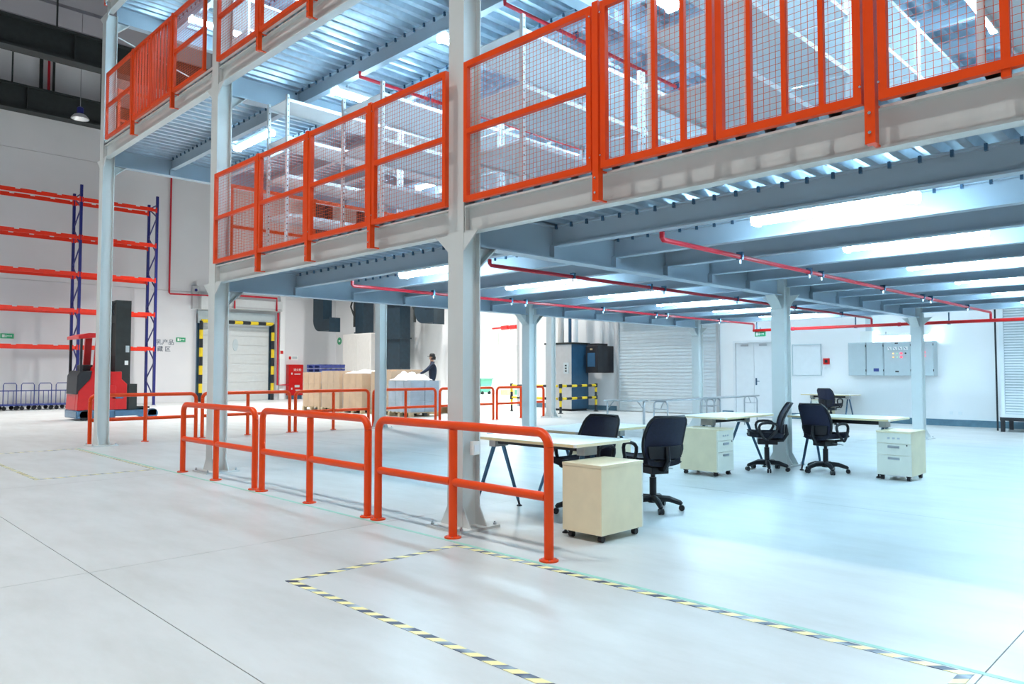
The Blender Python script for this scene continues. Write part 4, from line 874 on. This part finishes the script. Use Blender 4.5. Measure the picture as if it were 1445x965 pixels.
# ------------------------------------------------------------------ person (local +x is where he faces)
def person(loc, rz):
    J = {}; E_ = []; RD = {}
    def j(n, p, r_): J[n] = p; RD[n] = r_
    def e(*ns): E_.extend(zip(ns[:-1], ns[1:]))
    j('pelvis', (0, 0, .93), (.16, .16)); j('waist', (.0, 0, 1.06), (.17, .17)); j('chest', (-.01, 0, 1.27), (.185, .175)); j('upper', (-.02, 0, 1.40), (.14, .13)); j('neck', (.01, 0, 1.49), (.06, .06)); j('head0', (.03, 0, 1.57), (.075, .07)); j('head1', (.035, 0, 1.65), (.092, .078)); j('head2', (.02, 0, 1.71), (.075, .065))
    e('pelvis', 'waist', 'chest', 'upper', 'neck', 'head0', 'head1', 'head2')
    for s, n in ((1, 'l'), (-1, 'r')):
        j(n + 'sh', (-.01, s * .17, 1.41), (.07, .07)); fw = .20 if n == 'l' else .06
        j(n + 'el', (fw, s * .23, 1.2 if n == 'l' else 1.15), (.062, .062)); j(n + 'wr', (.42 if n == 'l' else .02, s * .2, 1.07 if n == 'l' else .92), (.036, .036)); 
        e('upper', n + 'sh', n + 'el', n + 'wr')
        w0 = Vector(J[n + 'wr']); d = (w0 - Vector(J[n + 'el'])).normalized(); sd = Vector((0, -s, 0)); 
        j(n + 'pm', tuple(w0 + d * .07), (.034, .022)); e(n + 'wr', n + 'pm'); pm = Vector(J[n + 'pm'])
        up = d.cross(sd).normalized()
        for q, (off, l) in enumerate(((-.027, .075), (-.009, .085), (.009, .08), (.027, .06))):
            a = pm + up * off + d * .025; b = a + d * l * .55; c = b + d * l * .3 + sd * .03
            for nm, p, r_ in (('a', a, .010), ('b', b, .009), ('c', c, .008)): j(f'{n}f{q}{nm}', tuple(p), (r_, r_))
            e(n + 'pm', f'{n}f{q}a', f'{n}f{q}b', f'{n}f{q}c')
        a = w0 + d * .03 - up * .03; b = a + d * .05 - up * .02 + sd * .015
        j(n + 't0', tuple(a), (.011, .011)); j(n + 't1', tuple(b), (.009, .009)); e(n + 'wr', n + 't0', n + 't1')
        j(n + 'hip', (0, s * .09, .88), (.10, .10)); j(n + 'kn', (.03, s * .1, .49), (.068, .068)); j(n + 'an', (-.02, s * .1, .09), (.045, .045)); j(n + 'to', (.15, s * .11, .04), (.042, .035)); e('pelvis', n + 'hip', n + 'kn', n + 'an', n + 'to')
    ns = list(J); me = bpy.data.meshes.new('body'); me.from_pydata([J[n] for n in ns], [(ns.index(a), ns.index(b)) for a, b in E_], [])
    t = thing('person', 'person in a dark jacket and dark cap leaning over the wrapped goods', 'person', loc, rz)
    o = bpy.data.objects.new('tmp', me); COL.objects.link(o)
    sk = o.modifiers.new('s', 'SKIN'); sk.branch_smoothing = .4
    for i, n in enumerate(ns): v = me.skin_vertices[0].data[i]; v.radius = RD[n]; v.use_root = (n == 'pelvis')
    o.modifiers.new('u', 'SUBSURF').levels = 2
    dg = bpy.context.evaluated_depsgraph_get(); m2 = bpy.data.meshes.new_from_object(o.evaluated_get(dg)); bpy.data.objects.remove(o)
    m2.materials.clear()
    for m in ('skin', 'jacket', 'trousers', 'black', 'glove'): m2.materials.append(M[m])
    lw = Vector(J['lwr']); rw = Vector(J['rwr'])
    for p in m2.polygons:
        p.use_smooth = True; c = p.center; k = 1
        if c.z > 1.50: k = 0
        elif (c - lw).length < .24 and (c - Vector(J['lel'])).length > .26: k = 0
        elif (c - rw).length < .24 and (c - Vector(J['rel'])).length > .245: k = 4
        elif c.z < .1: k = 3
        elif c.z < .86: k = 2
        p.material_index = k
    b = bpy.data.objects.new('body', m2); COL.objects.link(b); b.parent = t
    MB().add([(.135, 0, 1.60), (.105, .018, 1.595), (.105, -.018, 1.595), (.11, 0, 1.66)], [(0, 1, 3), (0, 3, 2), (1, 2, 3), (0, 2, 1)]).build('nose', 'skin', t)
    for s in (-1, 1):
        MB().lathe([(.004, -.008), (.012, 0), (.004, .008)], 8, (.117, s * .034, 1.652)).build('eye', 'hair', t)
        MB().lathe([(.006, -.03), (.02, 0), (.006, .03)], 8, (.02, s * .088, 1.64)).build('ear', 'skin', t)
    MB().box(.108, -.025, 1.562, .118, .025, 1.572).build('mouth', 'red', t)
    MB().lathe([(.098, 1.665), (.102, 1.70), (.092, 1.75), (.06, 1.785), (.01, 1.795)], 16, (.012, 0, 0)).build('cap', 'hair', t)
    MB().prism([(.05, -.07), (.15, -.05), (.18, 0), (.15, .05), (.05, .07)], 'z', 1.675, 1.688).build('cap_peak', 'hair', t)
    MB().lathe([(.09, 1.56), (.098, 1.62), (.098, 1.67)], 16, (-.012, 0, 0)).build('hair', 'hair', t)
    MB().lathe([(.075, 1.445), (.072, 1.50)], 14, (.005, 0, 0)).build('collar', 'jacket', t)
    MB().prism([(.085, 1.36), (.095, 1.44), (.07, 1.47), (.06, 1.40)], 'y', -.03, .03).build('scarf', 'red', t)
person((16.15, 20.15, .27), 140)
# ------------------------------------------------------------------ compressor corner
o = (20.9, 18.1, 0); t = thing('compressor_cabinet', 'tall grey and blue machine cabinet behind the striped barrier', 'cabinet', o)
MB(o).box(20.4, 17.5, .08, 21.35, 18.75, 2.42).build('body', 'comp_blue', t); MB(o).box(20.38, 17.5, .08, 20.4, 18.75, 2.40).build('front_panel', 'comp_grey', t); MB(o).box(20.36, 17.46, 2.42, 21.4, 18.8, 2.48).build('top_cover', 'dark_steel', t)
MB(o).box(20.36, 17.62, 1.35, 20.38, 17.85, 1.75).build('control_panel', 'cabinet_grey', t)
for z in (1.42, 1.52, 1.62): MB(o).box(20.35, 17.7, z, 20.36, 17.78, z + .05).build('button', 'hblack', t)
MB(o).box(20.45, 17.55, 0, 21.3, 18.7, .08).build('plinth', 'black', t)
for k, (y, r_, m) in enumerate(((18.45, .12, 'ahu'), (18.0, .06, 'comp_blue'), (17.72, .09, 'louvre'))): tag(MB((20.9, y, 2.5)).tube([(20.9, y, 2.48), (20.9, y, 6)], r_, 10).build('vertical_pipe', m), ['wide beige vertical pipe above the machine cabinet', 'thin dark vertical pipe above the machine cabinet', 'white vertical pipe above the machine cabinet, rightmost'][k], 'pipe')
o = (21.4, 17.0, 1.4); t = thing('control_box', 'black wall box with a display beside the machine cabinet', 'control box', o)
MB(o).box(20.95, 16.75, 1.38, XW, 17.3, 2.36).build('case', 'black', t, .02); MB(o).box(21.0, 16.8, 2.36, 21.6, 17.25, 2.44).build('cover', 'black', t)
MB(o).box(20.935, 16.86, 1.6, 20.95, 17.2, 2.1).build('screen', 'comp_blue', t); MB(o).box(20.93, 16.98, 2.2, 20.95, 17.08, 2.26).build('logo_plate', 'wood', t)
# striped barrier
def barrier(pa, pb, lab, ends=(1, 1), mids=()):
    a, b = Vector(pa + (0,)), Vector(pb + (0,)); o = a.copy(); t = thing('striped_barrier', lab, 'barrier', o, 0, 'yellow and black barriers'); H = .93; r_ = .045
    up = Vector((0, 0, 1))
    for z in (H, .5): striped(o, [a + up * z, b + up * z], r_, t, .3, 1)
    for f, dd in ((0, ends[0]), (1, ends[1])) + tuple((m_, 1) for m_ in mids):
        if dd:
            p = a.lerp(b, f); striped(o, [p, p + up * H], r_, t, .23, 0)
            for z in (H, .5): MB(o).lathe([(.06, z - .07), (.065, z), (.06, z + .07)], 10, p).build('joint', 'hblack', t)
            MB(o).lathe([(.09, 0), (.09, .015), (.05, .03)], 12, p).build('foot_plate', 'hblack', t)
barrier((18.95, 16.75), (21.1, 16.95), 'yellow and black striped barrier in front of the machine cabinet')
barrier((18.95, 19.1), (18.95, 16.9), 'yellow and black striped barrier running beside the bright opening', (1, 0))
# ------------------------------------------------------------------ annex beyond the opening
for k, (x, y) in enumerate(((25.5, 26), (31, 31))):
    t = thing('ceiling_panel_light', ['bright ceiling light inside the opening', 'bright ceiling light deep inside the opening'][k], 'light', (x, y, 5.95)); MB().box(-.7, -.7, 0, .7, .7, .05).build('housing', 'shelf_grey', t); MB().box(-.65, -.65, -.02, .65, .65, 0).build('diffuser', 'annex_light', t)
o = (32.4, 35.3, 0); t = thing('wheeled_bin', 'green wheeled bin inside the bright opening', 'bin', o)
MB(o).add([(31.9, 34.9, .12), (32.7, 34.9, .12), (32.7, 35.7, .12), (31.9, 35.7, .12), (31.8, 34.8, .95), (32.8, 34.8, .95), (32.8, 35.8, .95), (31.8, 35.8, .95)], [(0, 3, 2, 1), (4, 5, 6, 7), (0, 1, 5, 4), (1, 2, 6, 5), (2, 3, 7, 6), (3, 0, 4, 7)]).build('tub', 'green_bin', t); MB(o).box(31.75, 34.75, .95, 32.85, 35.85, 1.02).build('lid', 'green_bin', t); MB(o).tube([(32.6, 34.85, .1), (32.6, 34.95, .1)], .1, 10).tube([(32.0, 34.85, .1), (32.0, 34.95, .1)], .1, 10).build('wheel', 'black', t)
o = (30, 31, 4); t = thing('red_pipe_run', 'red pipe with couplings high inside the bright opening', 'pipe', o); MB(o).tube([(34.5, 36.6, 4.35), (34.5, 30, 4.5)], .06, 8).build('pipe', 'red', t)
for y in (35.7, 34.9): MB(o).tube([(34.5, y, 4.36), (34.5, y - .6, 4.38)], .14, 10).build('coupling', 'red', t)
o = (34.9, 35, 3.9); t = thing('wall_cabinet', 'white wall cabinet inside the bright opening', 'cabinet', o); MB(o).box(34.7, 33.9, 3.2, 35.3, 36.2, 4.15).build('case', 'desk_white', t); MB(o).box(34.68, 33.85, 3.15, 34.7, 33.92, 4.2).box(34.68, 34.2, 3.15, 34.7, 34.26, 4.2).build('edge', 'comp_grey', t)
t = thing('wall_sign', 'pale green sign on the wall inside the bright opening', 'sign', (35.3, 34.6, 2.1)); MB().box(-.02, -.35, -.25, 0, .35, .25).build('plate', 'green_bin', t); MB().box(-.024, -.25, -.15, -.02, -.03, .15).box(-.024, .03, -.15, -.02, .25, .15).build('print', 'white_mark', t)
for k, (x, y, m) in enumerate(((32.4, 33.0, 'wood'), (33.3, 32.8, 'green_bin'), (34.1, 33.4, 'desk_white'))):
    t = thing('storage_crate', ['low wooden crate on the floor inside the opening', 'small green crate on the floor inside the opening', 'low pale crate on the floor inside the opening'][k], 'crate', (x, y, 0)); MB().box(-.35, -.25, .0, .35, .25, .04).build('base', m, t)
    for q in (-1, 1): MB().box(-.35, q * .25 - .01, .04, .35, q * .25 + .01, .3).build('side', m, t); MB().box(q * .34 - .01, -.24, .04, q * .34 + .01, .24, .3).build('end', m, t)
t = thing('red_ball_marker', 'small red marker on a pale crate inside the opening', 'marker', (34.1, 33.4, .06)); MB().lathe([(.12, -.02), (.14, .02), (.1, .1), (.02, .16)], 12).build('cone', 'red', t); MB().lathe([(.04, .16), (.04, .2)], 10).build('tip', 'white_mark', t)
bpy.context.view_layer.update()
